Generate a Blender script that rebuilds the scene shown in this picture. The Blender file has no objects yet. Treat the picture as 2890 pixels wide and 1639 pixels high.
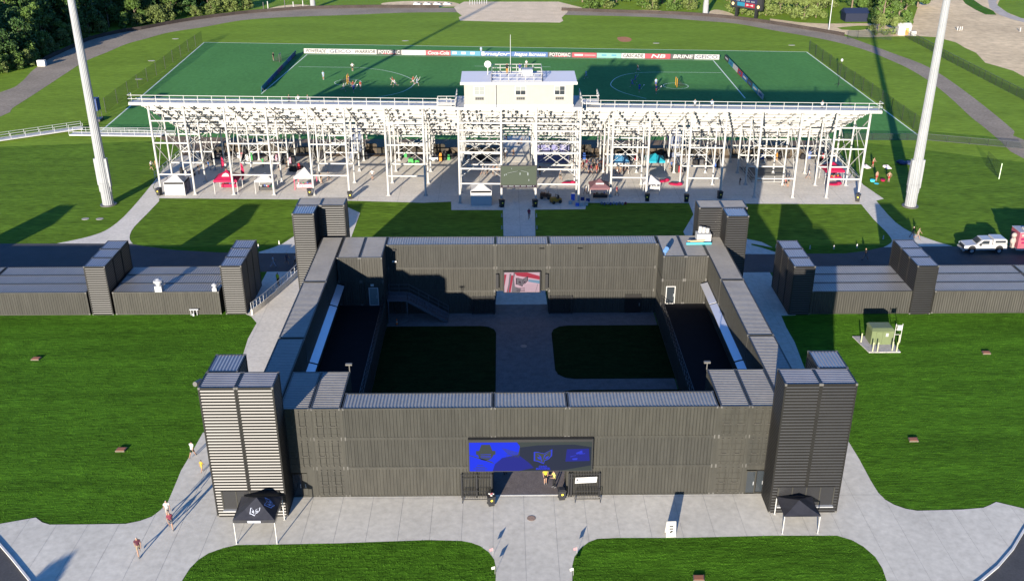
import bpy, bmesh, math, random
import numpy as np
from mathutils import Vector, Matrix
random.seed(7); rng = np.random.default_rng(7)
SC = bpy.context.scene; COL = SC.collection
# ------------------------------------------------------------------ camera, sky, sun, exposure
CAM = (-2.166, -68.625, 50.980); YAW, PIT, ROL, FPX = -0.010027, 0.435515, -0.001228, 2802.08
def _basis():
    cy, sy, cp, sp = math.cos(YAW), math.sin(YAW), math.cos(PIT), math.sin(PIT)
    f = Vector((-sy*cp, cy*cp, -sp)); r = Vector((cy, sy, 0)); u = r.cross(f)
    return math.cos(ROL)*r+math.sin(ROL)*u, -math.sin(ROL)*r+math.cos(ROL)*u, f
_r, _u, _f = _basis()
cd = bpy.data.cameras.new('camera'); cam = bpy.data.objects.new('camera', cd); COL.objects.link(cam)
cam.matrix_world = Matrix(((_r.x, _u.x, -_f.x, CAM[0]), (_r.y, _u.y, -_f.y, CAM[1]), (_r.z, _u.z, -_f.z, CAM[2]), (0, 0, 0, 1)))
cd.sensor_width = 36; cd.lens = FPX/2890*36; cd.clip_start = .5; cd.clip_end = 6000; SC.camera = cam
SUN_DIR = Vector((0.287*0.981, 0.958*0.981, -0.1945)).normalized()      # the way the light travels
EL = math.asin(-SUN_DIR.z)
w = bpy.data.worlds.new('World'); SC.world = w; w.use_nodes = True
nt = w.node_tree; sky = nt.nodes.new('ShaderNodeTexSky'); sky.sky_type = 'NISHITA'; sky.sun_disc = False
sky.sun_elevation = EL; sky.sun_rotation = math.atan2(-SUN_DIR.x, -SUN_DIR.y) ; sky.air_density = 1.0; sky.dust_density = 0.3; sky.ozone_density = 1.6
wb = nt.nodes.new('ShaderNodeVectorMath'); wb.operation = 'MULTIPLY'; wb.inputs[1].default_value = (.50, 1.0, 1.85)   # camera white balance: blue skylight, neutral sunlit concrete
nt.links.new(sky.outputs[0], wb.inputs[0]); nt.links.new(wb.outputs[0], nt.nodes['Background'].inputs[0]); nt.nodes['Background'].inputs[1].default_value = 0.05
sl = bpy.data.lights.new('sun', 'SUN'); sl.energy = 4.5; sl.angle = math.radians(.55); sl.color = (1, .90, .76)
so = bpy.data.objects.new('sun', sl); COL.objects.link(so); so.rotation_euler = SUN_DIR.to_track_quat('-Z', 'Y').to_euler()
SC.view_settings.view_transform = 'Standard'; SC.view_settings.look = 'None'; SC.view_settings.gamma = 1
SC.view_settings.use_curve_mapping = False; SC.view_settings.exposure = 1.95
SC.render.engine = 'CYCLES'
# ------------------------------------------------------------------ helpers
KV = 2890/2567.0
def G(x, y, z=0.0):
    """survey point: where a line of sight of the site survey meets height z (metres)"""
    d = _f + (x*KV-1445)/FPX*_r - (y*KV-819.5)/FPX*_u
    t = (z-CAM[2])/d.z
    return (CAM[0]+t*d.x, CAM[1]+t*d.y)
MATS = {}
def M(name, col, rough=.7, metal=0., spec=.2, n=None, bump=None, n2=None, coat=0., emit=None, stretch=(1, 1, 1)):
    """n=(scale, amount) colour variation, n2 = second octave, bump=(scale, strength, distance)"""
    if name in MATS: return MATS[name]
    m = bpy.data.materials.new(name); m.use_nodes = True; t = m.node_tree; b = t.nodes['Principled BSDF']
    b.inputs['Base Color'].default_value = (*col, 1); b.inputs['Roughness'].default_value = rough
    b.inputs['Metallic'].default_value = metal; b.inputs['Specular IOR Level'].default_value = spec
    if coat: b.inputs['Coat Weight'].default_value = coat
    if emit:
        b.inputs['Emission Color'].default_value = (*emit[0], 1); b.inputs['Emission Strength'].default_value = emit[1]
    if n or bump:
        g = t.nodes.new('ShaderNodeNewGeometry'); mp = t.nodes.new('ShaderNodeMapping'); mp.inputs['Scale'].default_value = stretch
        t.links.new(g.outputs['Position'], mp.inputs[0])
    if n:
        prev = None
        for q in ([n, n2] if n2 else [n]):
            x = t.nodes.new('ShaderNodeTexNoise'); x.inputs['Scale'].default_value = q[0]; x.inputs['Detail'].default_value = 5
            x.inputs['Roughness'].default_value = .6
            t.links.new(mp.outputs[0], x.inputs['Vector'])
            r = t.nodes.new('ShaderNodeMapRange'); r.inputs[1].default_value = .3; r.inputs[2].default_value = .7
            r.inputs[3].default_value = 1-q[1]; r.inputs[4].default_value = 1+q[1]
            t.links.new(x.outputs[0], r.inputs[0])
            if prev is None: prev = r.outputs[0]
            else:
                mu = t.nodes.new('ShaderNodeMath'); mu.operation = 'MULTIPLY'; t.links.new(prev, mu.inputs[0]); t.links.new(r.outputs[0], mu.inputs[1]); prev = mu.outputs[0]
        vm = t.nodes.new('ShaderNodeVectorMath'); vm.operation = 'SCALE'; vm.inputs[0].default_value = col
        t.links.new(prev, vm.inputs['Scale']); t.links.new(vm.outputs[0], b.inputs['Base Color'])
    if bump:
        x = t.nodes.new('ShaderNodeTexNoise'); x.inputs['Scale'].default_value = bump[0]; x.inputs['Detail'].default_value = 4
        t.links.new(mp.outputs[0], x.inputs['Vector'])
        bp = t.nodes.new('ShaderNodeBump'); bp.inputs['Strength'].default_value = bump[1]; bp.inputs['Distance'].default_value = bump[2]
        t.links.new(x.outputs[0], bp.inputs['Height']); t.links.new(bp.outputs[0], b.inputs['Normal'])
    MATS[name] = m; return m
def C(r, g, b): return M('cloth_%02d_%02d_%02d' % (r*99, g*99, b*99), (r*.42, g*.42, b*.42), .85, spec=.2)
GRASS = M('grass', (.042, .104, .0065), .9, spec=.05, n=(.22, .28), n2=(2.4, .50), bump=(7, 1.0, .055), stretch=(.28, 2.2, 1))
GRASS_FAR = M('grass_far', (.118, .185, .020), .9, spec=.04, n=(.06, .14), n2=(.9, .25), bump=(3, .8, .08), stretch=(.5, 1.8, 1))
TURF = M('artificial_turf', (.056, .158, .042), .9, spec=.05, n=(.08, .10), n2=(1.2, .12), bump=(9, .6, .03), stretch=(1, .5, 1))
CONC = M('concrete', (.43, .403, .342), .88, spec=.1, n=(.15, .10), n2=(1.7, .12), bump=(14, .25, .01))
CONC2 = M('concrete_warm', (.46, .425, .365), .85, spec=.15, n=(.3, .09), n2=(2.7, .12), bump=(14, .25, .01))
JOINT = M('joint_sealant', (.24, .235, .22), .9, n=(2, .15))
KERB = M('kerb_concrete', (.42, .41, .39), .8, n=(1.5, .1))
ASPH = M('asphalt', (.045, .044, .044), .8, spec=.3, n=(.4, .15), n2=(6, .2), bump=(20, .3, .01))
TRACK = M('old_track_asphalt', (.205, .172, .132), .95, spec=.08, n=(.12, .16), n2=(1.8, .22), bump=(8, .4, .02))
TRACKD = M('track_wall_asphalt', (.035, .028, .025), .9, spec=.1, n=(.3, .2), n2=(3, .2))
GRAVEL = M('gravel', (.53, .42, .285), .95, spec=.08, n=(.25, .12), n2=(2.6, .2), bump=(7, .9, .05))
DIRT = M('bare_dirt', (.50, .385, .235), .95, spec=.08, n=(.05, .16), n2=(.5, .2), bump=(1.5, .8, .1))
MULCH = M('brown_ground_cover', (.13, .09, .055), .9, n=(.8, .3), n2=(5, .3))
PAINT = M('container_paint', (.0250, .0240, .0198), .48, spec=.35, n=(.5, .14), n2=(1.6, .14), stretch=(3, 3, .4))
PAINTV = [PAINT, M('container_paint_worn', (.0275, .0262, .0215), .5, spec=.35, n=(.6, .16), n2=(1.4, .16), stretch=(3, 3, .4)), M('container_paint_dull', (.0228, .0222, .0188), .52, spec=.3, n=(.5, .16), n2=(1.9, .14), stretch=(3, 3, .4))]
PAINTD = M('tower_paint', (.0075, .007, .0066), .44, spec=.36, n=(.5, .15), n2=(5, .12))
ROOF = M('roof_sky_sheen', (.150, .140, .122), .38, spec=.6, n=(.4, .10), n2=(3, .10))  # dark container paint lightened; sky sheen on the roofs is in the colour
ROOFT = M('tower_cap_sheen', (.13, .13, .14), .30, spec=.7, n=(.6, .1))  # sun and sky glints on the caps, put in as a paler colour
CAST = M('corner_casting', (.075, .072, .066), .5)
STEEL = M('galvanised_steel', (.27, .275, .28), .5, .15, n=(1.2, .06))
WHITE = M('white_paint', (.30, .295, .28), .6, spec=.3, n=(.8, .04))
SWHITE = M('grandstand_steel', (.27, .266, .252), .6, spec=.3, n=(.8, .05))
ALU = M('aluminium_plank', (.32, .312, .30), .5, .1, n=(.7, .05))
BLACK = M('black_metal', (.012, .012, .013), .4, spec=.5)
DECK = M('black_deck_membrane', (.006, .006, .007), .8, spec=.1, n=(1, .2))
RUBBER = M('black_plastic', (.02, .02, .021), .45)
GLASSD = M('dark_glass', (.02, .024, .028), .08, spec=.8)
LINE = M('field_line_paint', (.50, .55, .46), .8)
class MB:
    def __init__(s): s.v = []; s.f = []; s.m = []
    def add(s, vs, fs, m=0):
        o = len(s.v); s.v += [tuple(v) for v in vs]; s.f += [tuple(o+i for i in f) for f in fs]; s.m += [m]*len(fs); return s
    def box(s, x0, x1, y0, y1, z0, z1, m=0):
        return s.add([(x0, y0, z0), (x1, y0, z0), (x1, y1, z0), (x0, y1, z0), (x0, y0, z1), (x1, y0, z1), (x1, y1, z1), (x0, y1, z1)],
                     [(0, 3, 2, 1), (4, 5, 6, 7), (0, 1, 5, 4), (1, 2, 6, 5), (2, 3, 7, 6), (3, 0, 4, 7)], m)
    def bar(s, p, q, w=.05, h=None, m=0, up=(0, 0, 1)):
        p, q = Vector(p), Vector(q); d = (q-p).normalized(); u = Vector(up)
        if abs(d.dot(u)) > .98: u = Vector((0, 1, 0))
        a = d.cross(u).normalized()*w/2; b = a.cross(d).normalized()*(h if h else w)/2
        return s.add([p-a-b, p+a-b, p+a+b, p-a+b, q-a-b, q+a-b, q+a+b, q-a+b], [(0, 3, 2, 1), (4, 5, 6, 7), (0, 1, 5, 4), (1, 2, 6, 5), (2, 3, 7, 6), (3, 0, 4, 7)], m)
    def cyl(s, p, q, r, r1=None, n=10, m=0, cap=True):
        p, q = Vector(p), Vector(q); d = (q-p).normalized(); u = Vector((0, 0, 1)) if abs(d.z) < .95 else Vector((0, 1, 0))
        a = d.cross(u).normalized(); b = a.cross(d); r1 = r if r1 is None else r1
        vs = [p+(a*math.cos(t)+b*math.sin(t))*r for t in [2*math.pi*i/n for i in range(n)]]+[q+(a*math.cos(t)+b*math.sin(t))*r1 for t in [2*math.pi*i/n for i in range(n)]]
        fs = [(i, i+n, (i+1) % n+n, (i+1) % n) for i in range(n)]
        if cap: fs += [tuple(range(n)), tuple(range(2*n-1, n-1, -1))]
        return s.add(vs, fs, m)
    def prism(s, pts, z0, z1, m=0):
        n = len(pts); a = sum(pts[i][0]*pts[(i+1) % n][1]-pts[(i+1) % n][0]*pts[i][1] for i in range(n))
        if a < 0: pts = pts[::-1]
        return s.add([(x, y, z0) for x, y in pts]+[(x, y, z1) for x, y in pts], [tuple(range(n-1, -1, -1)), tuple(range(n, 2*n))]+[(i, (i+1) % n, (i+1) % n+n, i+n) for i in range(n)], m)
    def ell(s, c, r, n=10, k=6, m=0):
        vs = []; fs = []
        for j in range(k+1):
            t = math.pi*j/k
            for i in range(n):
                p = 2*math.pi*i/n; vs.append((c[0]+r[0]*math.sin(t)*math.cos(p), c[1]+r[1]*math.sin(t)*math.sin(p), c[2]+r[2]*math.cos(t)))
        for j in range(k):
            for i in range(n): fs.append((j*n+i, (j+1)*n+i, (j+1)*n+(i+1) % n, j*n+(i+1) % n))
        return s.add(vs, fs, m)
    def mesh(s, name, mats, o=(0, 0, 0)):
        me = bpy.data.meshes.new(name); me.from_pydata([(v[0]-o[0], v[1]-o[1], v[2]-o[2]) for v in s.v], [], s.f)
        for m in (mats if isinstance(mats, (list, tuple)) else [mats]): me.materials.append(m)
        if max(s.m, default=0): me.polygons.foreach_set('material_index', s.m)
        me.update(); return me
def link(name, me, parent=None, loc=(0, 0, 0), kind=None):
    o = bpy.data.objects.new(name, me); COL.objects.link(o); o.location = loc
    if parent: o.parent = parent
    if kind: o['kind'] = kind
    return o
def tag(o, label, cat, group=None):
    o['label'] = label; o['category'] = cat
    if group: o['group'] = group
    return o
def thing(name, label, cat, loc=(0, 0, 0), group=None, rz=0):
    o = bpy.data.objects.new(name, None); COL.objects.link(o); o.location = loc; o.rotation_euler = (0, 0, rz); o.empty_display_size = .2
    return tag(o, label, cat, group)
def wpart(name, mb, mats, root, label=None):
    """part whose mesh was written in world coordinates (roots are not rotated)"""
    top = root
    while top.parent: top = top.parent
    o = link(name, mb.mesh(name, mats, top.location), root)
    if label: o['label'] = label
    return o
def wthing(name, mb, mats, label, cat, loc, group=None): return tag(link(name, mb.mesh(name, mats, loc), None, loc), label, cat, group)
def struct(name, mb, mats, label=None):
    o = link(name, mb.mesh(name, mats), None, kind='structure')
    if label: o['label'] = label
    return o
def dup(o, parent=None, loc=None, rz=None):
    c = o.copy(); COL.objects.link(c)
    if parent: c.parent = parent
    if loc is not None: c.location = loc
    if rz is not None: c.rotation_euler = (0, 0, rz)
    for ch in list(o.children): dup(ch, c)
    return c
def sheet(name, pts, z, mat, th=None):
    bm = bmesh.new(); vs = [bm.verts.new((p[0], p[1], z)) for p in pts]; f = bm.faces.new(vs); f.normal_update()
    if f.normal.z < 0: f.normal_flip()
    bmesh.ops.triangulate(bm, faces=bm.faces[:]); me = bpy.data.meshes.new(name); bm.to_mesh(me); bm.free(); me.materials.append(mat)
    return link(name, me, None, kind='structure')
def smooth(pts, n=3, closed=False):
    out = []; L = len(pts)
    for i in range(L if closed else L-1):
        p0, p1, p2, p3 = pts[(i-1) % L] if closed or i > 0 else pts[0], pts[i], pts[(i+1) % L], pts[(i+2) % L] if closed or i < L-2 else pts[-1]
        for k in range(n):
            t = k/n; out.append(tuple(.5*((2*p1[a])+(-p0[a]+p2[a])*t+(2*p0[a]-5*p1[a]+4*p2[a]-p3[a])*t*t+(-p0[a]+3*p1[a]-3*p2[a]+p3[a])*t**3) for a in (0, 1)))
    if not closed: out.append(pts[-1])
    return out
def GP(*p): return [G(*q) for q in p]
def clip(poly, x0, x1, y0, y1):
    for a, v, s in ((0, x0, 1), (0, x1, -1), (1, y0, 1), (1, y1, -1)):
        out = []
        for i in range(len(poly)):
            p, q = poly[i], poly[(i+1) % len(poly)]; ip, iq = (p[a]-v)*s >= 0, (q[a]-v)*s >= 0
            if ip: out.append(p)
            if ip != iq:
                t = (v-p[a])/(q[a]-p[a]); r = [p[0]+(q[0]-p[0])*t, p[1]+(q[1]-p[1])*t]; r[a] = v; out.append(tuple(r))
        poly = out
        if len(poly) < 3: return []
    return poly
def area(p): return abs(sum(p[i][0]*p[(i+1) % len(p)][1]-p[(i+1) % len(p)][0]*p[i][1] for i in range(len(p))))/2
def paving(name, poly, z, mat, dx, dy, ox=0, oy=0, gap=.010, base=True):
    """a paved surface: dark bed with one slab object per concrete bay, joints recessed"""
    b = sheet(name, poly, z-.012, JOINT)
    xs = [p[0] for p in poly]; ys = [p[1] for p in poly]
    i0, i1 = math.floor((min(xs)-ox)/dx), math.ceil((max(xs)-ox)/dx); j0, j1 = math.floor((min(ys)-oy)/dy), math.ceil((max(ys)-oy)/dy)
    for i in range(i0, i1):
        for j in range(j0, j1):
            c = clip(poly, ox+i*dx+gap, ox+(i+1)*dx-gap, oy+j*dy+gap, oy+(j+1)*dy-gap)
            cc = []
            for p in c:
                if not cc or (abs(p[0]-cc[-1][0])+abs(p[1]-cc[-1][1])) > 1e-4: cc.append(p)
            if len(cc) >= 3 and area(cc) > .02:
                bm = bmesh.new(); vs = [bm.verts.new((p[0], p[1], z)) for p in cc]
                try: f = bm.faces.new(vs)
                except ValueError: bm.free(); continue
                f.normal_update()
                if f.normal.z < 0: f.normal_flip()
                bmesh.ops.triangulate(bm, faces=bm.faces[:]); me = bpy.data.meshes.new('slab'); bm.to_mesh(me); bm.free(); me.materials.append(mat)
                link('slab', me, b)
    return b
def text(name, s, mat, parent, loc, size, rot=(math.pi/2, 0, 0), sx=1.0, extr=.004, align='CENTER', shear=0):
    cu = bpy.data.curves.new(name, 'FONT'); cu.body = s; cu.size = size; cu.align_x = align; cu.align_y = 'CENTER'; cu.extrude = extr; cu.shear = shear; cu.resolution_u = 2; cu.offset = size*.022
    t = bpy.data.objects.new(name, cu); COL.objects.link(t); dg = bpy.context.evaluated_depsgraph_get(); me = bpy.data.meshes.new_from_object(t.evaluated_get(dg)); bpy.data.objects.remove(t)
    me.materials.clear(); me.materials.append(mat); o = link(name, me, parent, loc); o.rotation_euler = rot; o.scale = (sx, 1, 1); return o

# ------------------------------------------------------------------ ground, roads, paths
sheet('ground', [(-900, -400), (900, -400), (900, 1500), (-900, 1500)], 0, GRASS_FAR)
near = [(-140, -60), (140, -60), (140, 34), (125, 60), (110, 78), (60, 104), (-60, 106), (-110, 100), (-140, 60)]
sheet('near_lawn', near, .004, GRASS)
sheet('rear_lawn', [(-140, 56), (140, 54), (110, 78), (60, 104), (-60, 106), (-110, 100), (-140, 60)], .008, M('rear_lawn_grass', (.070, .126, .0112), .9, spec=.05, n=(.2, .2), n2=(1.6, .42), bump=(5, 1.0, .06), stretch=(.35, 1.8, 1)))  # lighter copy of the near grass; brightening with view angle put into colour
inner = [(0, 293), (32, 271), (97.6, 229), (171, 180.6), (214.7, 153.7), (268, 131.8), (317, 111), (366, 97.6), (415, 84), (463.6, 75.6), (512, 68.3), (571, 57.3), (621.8, 50), (718.6, 43.6), (864, 38.7), (1009, 32.7), (1144.8, 31.5), (1280, 32.5), (1418.5, 38.3), (1544, 41), (1653.5, 45), (1763, 53.3), (1844.8, 60), (1943, 77.5), (2043, 95), (2116, 111), (2177, 129), (2226, 149), (2274.7, 171), (2323.5, 200), (2360, 227), (2396.7, 258.7), (2433, 293), (2470, 322), (2509, 355), (2567, 398)]
outer = [(0, 232), (48.8, 210), (78, 180.6), (97.6, 165), (114.7, 152), (146, 137), (183, 120), (219.6, 103), (268, 90), (317, 80), (354, 75), (415, 63), (488, 50.5), (561, 41), (621.8, 34), (718.6, 26.5), (791, 22.5), (936.6, 20), (1101, 20.5), (1260, 22), (1407.6, 27.2), (1544, 32), (1708, 37.5), (1817.5, 46), (1899.5, 55.6), (1943, 62), (2043, 78), (2116, 91), (2165, 107), (2238, 134), (2311, 161), (2360, 188), (2409, 222), (2457.7, 258.7), (2506.5, 297.7), (2543, 329.4), (2567, 351)]
ti = smooth([(-118, 60), (-108, 95)]+GP(*inner)+[(94, 74), (102, 50)], 3); to = smooth([(-128, 80), (-118, 115)]+GP(*outer)+[(104, 84), (114, 55)], 3)
sheet('track', ti+to[::-1], .014, TRACK)
struct('turf_base', MB(), TURF) if False else None
turf = GP((512, 107), (2022, 131), (2318, 352))+[(47, 104.2), (-45, 106.5), (-66, 109)]+GP((250, 332))
sheet('turf_field', turf, .02, TURF)
b = MB()
def stripe(p, q, wd=.14, z=.026, mb=None, m=0):
    p, q = Vector((*p, z)), Vector((*q, z)); d = (q-p).normalized(); a = Vector((-d.y, d.x, 0))*wd/2
    (mb or b).add([p-a, q-a, q+a, p+a], [(0, 1, 2, 3)], m)
for p, q in ((turf[0], turf[1]), (turf[1], turf[2]), (turf[-1], turf[0])): stripe(p, q, .28)
LN = b
b = MB()
c = GP((770, 137), (1788, 152)); fl, fr = c; nl, nr = G(655, 236), G(1868, 247)
stripe(fl, fr, .22); stripe(fl, nl, .24); stripe(fr, nr, .24)
stripe(G(748, 168), G(900, 170), .15); stripe(G(1808, 183), G(1660, 181.5), .15)
def spl(pts, wd=.15):
    s = smooth(GP(*pts), 5)
    for i in range(len(s)-1): stripe(s[i], s[i+1], wd)
spl([(900, 170), (955, 176), (1000, 186), (1030, 198), (1038, 206), (1034, 216), (1015, 228), (990, 236), (940, 246)]); spl([(1660, 181.5), (1610, 182.5), (1570, 187), (1543, 197), (1531, 211), (1537, 220), (1555, 230), (1580, 238), (1620, 248)])
for cx, cy, rx in ((872, 207, 33), (1694, 216, 31)):
    c0 = Vector(G(cx, cy)); r = (Vector(G(cx+rx, cy))-c0).length; n = 32
    for i in range(n): stripe((c0.x+r*math.cos(2*math.pi*i/n), c0.y+r*math.sin(2*math.pi*i/n)), (c0.x+r*math.cos(2*math.pi*(i+1)/n), c0.y+r*math.sin(2*math.pi*(i+1)/n)), .13)
stripe(G(1190, 166.5), G(1380, 168.5), .15)
LN.add(b.v, b.f); struct('field_lines', LN, LINE)
sheet('gravel_pad', GP((1163, 5), (1400, 5), (1447, 17), (1475, 23), (1425, 25), (1421, 33), (1408, 45), (1412, 53), (1403, 57.5), (1280, 56), (1153, 52.5), (1150, 44), (1158, 40), (1146, 31), (1138, 19)), .018, GRAVEL)
dirt = GP((1930, 47), (2006, 57), (2070, 60), (2177, 59), (2230, 64), (2287, 58), (2300, 20), (2310, 0))+[(140, 330), (260, 330), (260, 150)]+GP((2567, 193), (2540, 178), (2506.5, 168), (2470, 158), (2447, 133), (2420, 121), (2396.7, 107), (2348, 94), (2296.7, 91), (2240, 92), (2180, 94), (2135, 92), (2110, 84), (2060, 75), (1990, 65), (1930, 55))
sheet('dirt_yard', dirt, .010, DIRT)
sheet('grass_patch', GP((2098, 70), (2150, 65), (2190, 66), (2190, 72), (2150, 77), (2110, 75)), .014, GRASS_FAR)
sheet('grass_bank', GP((2413, 0), (2440, 0), (2462, 15), (2490, 28), (2498, 38), (2470, 37), (2445, 25), (2420, 10)), .014, GRASS)
sheet('lane', GP((2475, -10), (2505, -8), (2497, 8), (2510, 22), (2535, 38), (2580, 52), (2580, 60), (2540, 50), (2505, 38), (2480, 20)), .013, M('lane_gravel', (.33, .29, .25), .9, n=(.5, .15)))
sheet('grass_corner', GP((2506, 0), (2600, -8), (2600, 52), (2560, 46), (2525, 32), (2500, 14)), .015, GRASS_FAR)
for k, pts in enumerate([[(1555, 33), (1590, 26), (1655, 27), (1660, 34)], [(1770, 40), (1790, 25), (1822, 30), (1840, 41)], [(640, 33), (700, 16), (760, 12), (790, 20), (720, 27)], [(960, 8), (1040, 3), (1135, 6), (1140, 17), (980, 16)]]):
    sheet('bare_patch', smooth(GP(*pts), 3, True), .007, DIRT)
sheet('bare_patch', smooth(GP((1547, 95), (1568, 93), (1583, 98), (1578, 105), (1556, 105)), 3, True), .02, M('red_soil', (.30, .13, .06), .9, n=(1, .2)))
b = MB()
for p in [(440, 98), (1016, 103), (1645, 109), (1985, 114), (380, 153), (348, 199), (214, 549), (250, 549)]:
    x, y = G(*p); b.prism([(x+math.cos(a)*(.9 if p[1] < 300 else .55), y+math.sin(a)*.45) for a in [i*math.pi/4 for i in range(8)]], 0, .05)
struct('utility_lids', b, M('lid_concrete', (.22, .21, .19), .8))
# rear service road
road = GP((0, 610.8), (142.7, 610.6), (325.8, 610.6), (366, 618), (439, 627), (549, 633), (651, 635))+[(-29, 53), (28, 52)]+GP((1862.5, 637), (1945, 637.5), (2025, 636), (2117, 635.5), (2171.8, 629), (2226.7, 616.5), (2307, 616.5), (2409.8, 618))
sheet('road', [(-120, 56.5)]+road+[(110, 54.5), (110, 41), (33, 41), (33, 45.9), (-28, 46.9), (-34, 46.9), (-34, 42), (-120, 42)], .012, ASPH)
# front roads beyond the plaza
kl = GP((-40, 1320), (0, 1365.5), (30, 1400), (75, 1456), (110, 1510)); kr = GP((2610, 1270), (2567, 1329), (2538.6, 1376.8), (2501, 1420.7), (2459, 1456), (2400, 1500))
sheet('car_park', kl[::1]+[(-30, -30), (-80, -40), (-90, 0)], .012, ASPH); sheet('car_park', kr[::1]+[(25, -30), (80, -40), (90, 0)], .012, ASPH)
b = MB()
for K_ in (kl, kr):
    for i in range(len(K_)-1):
        b.bar((*K_[i], .06), (*K_[i+1], .06), .16, .14)
struct('kerb', b, KERB)
lawn_bl = [(-17.2, -30)]+GP((455.7, 1456), (476, 1424), (498, 1402), (523, 1386), (560, 1373), (593, 1365.5), (695, 1364), (853, 1361), (1072, 1353), (1156.5, 1355), (1182, 1360), (1204, 1368), (1226, 1384), (1239, 1402), (1243.6, 1424), (1242.5, 1456))+[(-2.9, -30)]
lawn_br = [(3.0, -30)]+GP((1434.7, 1456), (1434.7, 1417), (1440, 1395), (1456.6, 1373), (1475, 1358.5), (1497, 1350), (1548, 1347.5), (1705.6, 1347.5), (1934, 1342), (2098.6, 1342), (2135, 1353), (2164.5, 1369.5), (2193.8, 1395), (2212, 1424), (2223, 1456))+[(27, -30)]
up_l = GP((0, 1336.5), (89.7, 1297), (106, 1309), (124.5, 1314.6), (220, 1314), (315, 1312.7), (351, 1305.4), (381, 1294.4), (402.6, 1278), (421, 1257.8), (439, 1215.7), (454, 1179), (476, 1142.5), (509, 1084))
up_r = GP((2118.8, 1095), (2153.5, 1150), (2182.8, 1204.7), (2201, 1234), (2219.4, 1252.3), (2241.4, 1265), (2270.7, 1275), (2300, 1279.8), (2409.8, 1277), (2464.7, 1272.5), (2483, 1265), (2497, 1257.8), (2567, 1289))
plaza = kl[::-1][:4]+[(-44, -3.6)]+up_l[1:]+[(-30.1, 0)]*0+[(-30, 9.9), (-22.8, 9.9), (-22.8, -.05), (22.9, -.05), (22.9, 8.5), (29.4, 8.5)]+up_r[1:-1]+[(42, -2.9)]+kr[1:5]+lawn_br[::-1][1:-1]+[(3, -13), (-2.9, -13)]+lawn_bl[::-1][1:-1]
paving('plaza', plaza, .03, CONC, 2.52, 30, -3.05+2.52*0, -30.3)
side_l = [(-30, 9.93), (-30.2, 20), (-30.0, 25.2), (-30.3, 28.6), (-30.2, 32.5), (-31.2, 34.2), (-32.1, 34.9), (-32.1, 46.9), (-28.2, 46.9), (-25.8, 46.9), (-25.8, 40), (-22.8, 36), (-22.8, 9.93)]
side_r = [(29.4, 8.53), (29.2, 21.6), (29.7, 27.1), (29.7, 30.6), (29.9, 33.6), (31.6, 33.7), (31.6, 45.9), (25.6, 45.9), (25.6, 39), (22.9, 36), (22.9, 8.53)]
paving('side_path', side_l, .03, CONC2, 3.6, 6.1, -33.5, 0); paving('side_path', side_r, .03, CONC, 3.6, 6.1, 25.5, 0)
# rear lawns are ground; the slab under the grandstand and the walks leading to it
slab = GP((399, 497.5), (757, 500.5))+[(-14, 72.2)]+GP((1131, 506), (1131.6, 527), (1260.8, 527))+[(-2.05, 57), (2.3, 57)]+GP((1341, 526), (1467.6, 525), (1469.5, 509), (1726.8, 509.4))+[(25.6, 66.7), (23, 60), (23, 52), (30.5, 52), (31.5, 55.5), (34, 54), (33, 56)]+[(30, 58), (28.5, 62), (28.8, 69), (29.5, 71.3)]+GP((2159, 512.5))+[(55.6, 73), (54.3, 82), (55.0, 93.2), (3, 94.6), (3, 107), (-2, 107), (-2, 94.9), (-57.6, 96.4), (-58.1, 88.3), (-56.9, 80)]
paving('stand_slab', slab, .035, CONC2, 6.1, 6.1, -54.6, 75, .02)
walk_l = smooth(GP((142.7, 610.5), (205, 597.8), (249, 585), (278, 570), (311, 543), (347.7, 502.7), (380.7, 462.4), (399, 440)), 2)+[(-57, 80)]+GP((399, 498))+smooth(GP((399, 504.5), (366, 539), (336.7, 568.6), (326, 588), (325.8, 601.5), (333, 611)), 2)
sheet('walk_left', walk_l, .022, CONC2)
walk_r = smooth(GP((2387.8, 617), (2351, 607), (2314.6, 594), (2285.3, 583.2), (2245, 557.6), (2204.8, 513.6), (2157.2, 455)), 2)+[(54.4, 84), (50, 75)]+GP((2159, 511))+smooth(GP((2159, 512.5), (2190, 550), (2219.4, 579.5), (2234, 598), (2234, 608.8), (2215, 620)), 2)
sheet('walk_right', walk_r, .022, CONC)
sheet('apron_left', GP((737.5, 592), (706.4, 612.5), (677, 623.5), (648, 632), (651, 635))+[(-23, 53), (-23, 68), (-26, 71.5), (-31, 73.2), (-31.8, 72)], .02, CONC2)
sheet('apron_right', GP((1862.5, 609), (1912, 621.6), (1945, 632.6), (1960, 637.5))+[(24, 52), (24, 58), (27, 60)], .02, CONC)
sheet('under_stand_bed', [(-57.6, 96.45), (-2, 94.95), (-2, 106.8), (-45, 109), (-66, 109), (-58, 100)], .015, MULCH); sheet('under_stand_bed', [(3, 107), (3, 94.65), (55.0, 93.25), (56, 104), (47, 104.2)], .015, MULCH)
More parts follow.
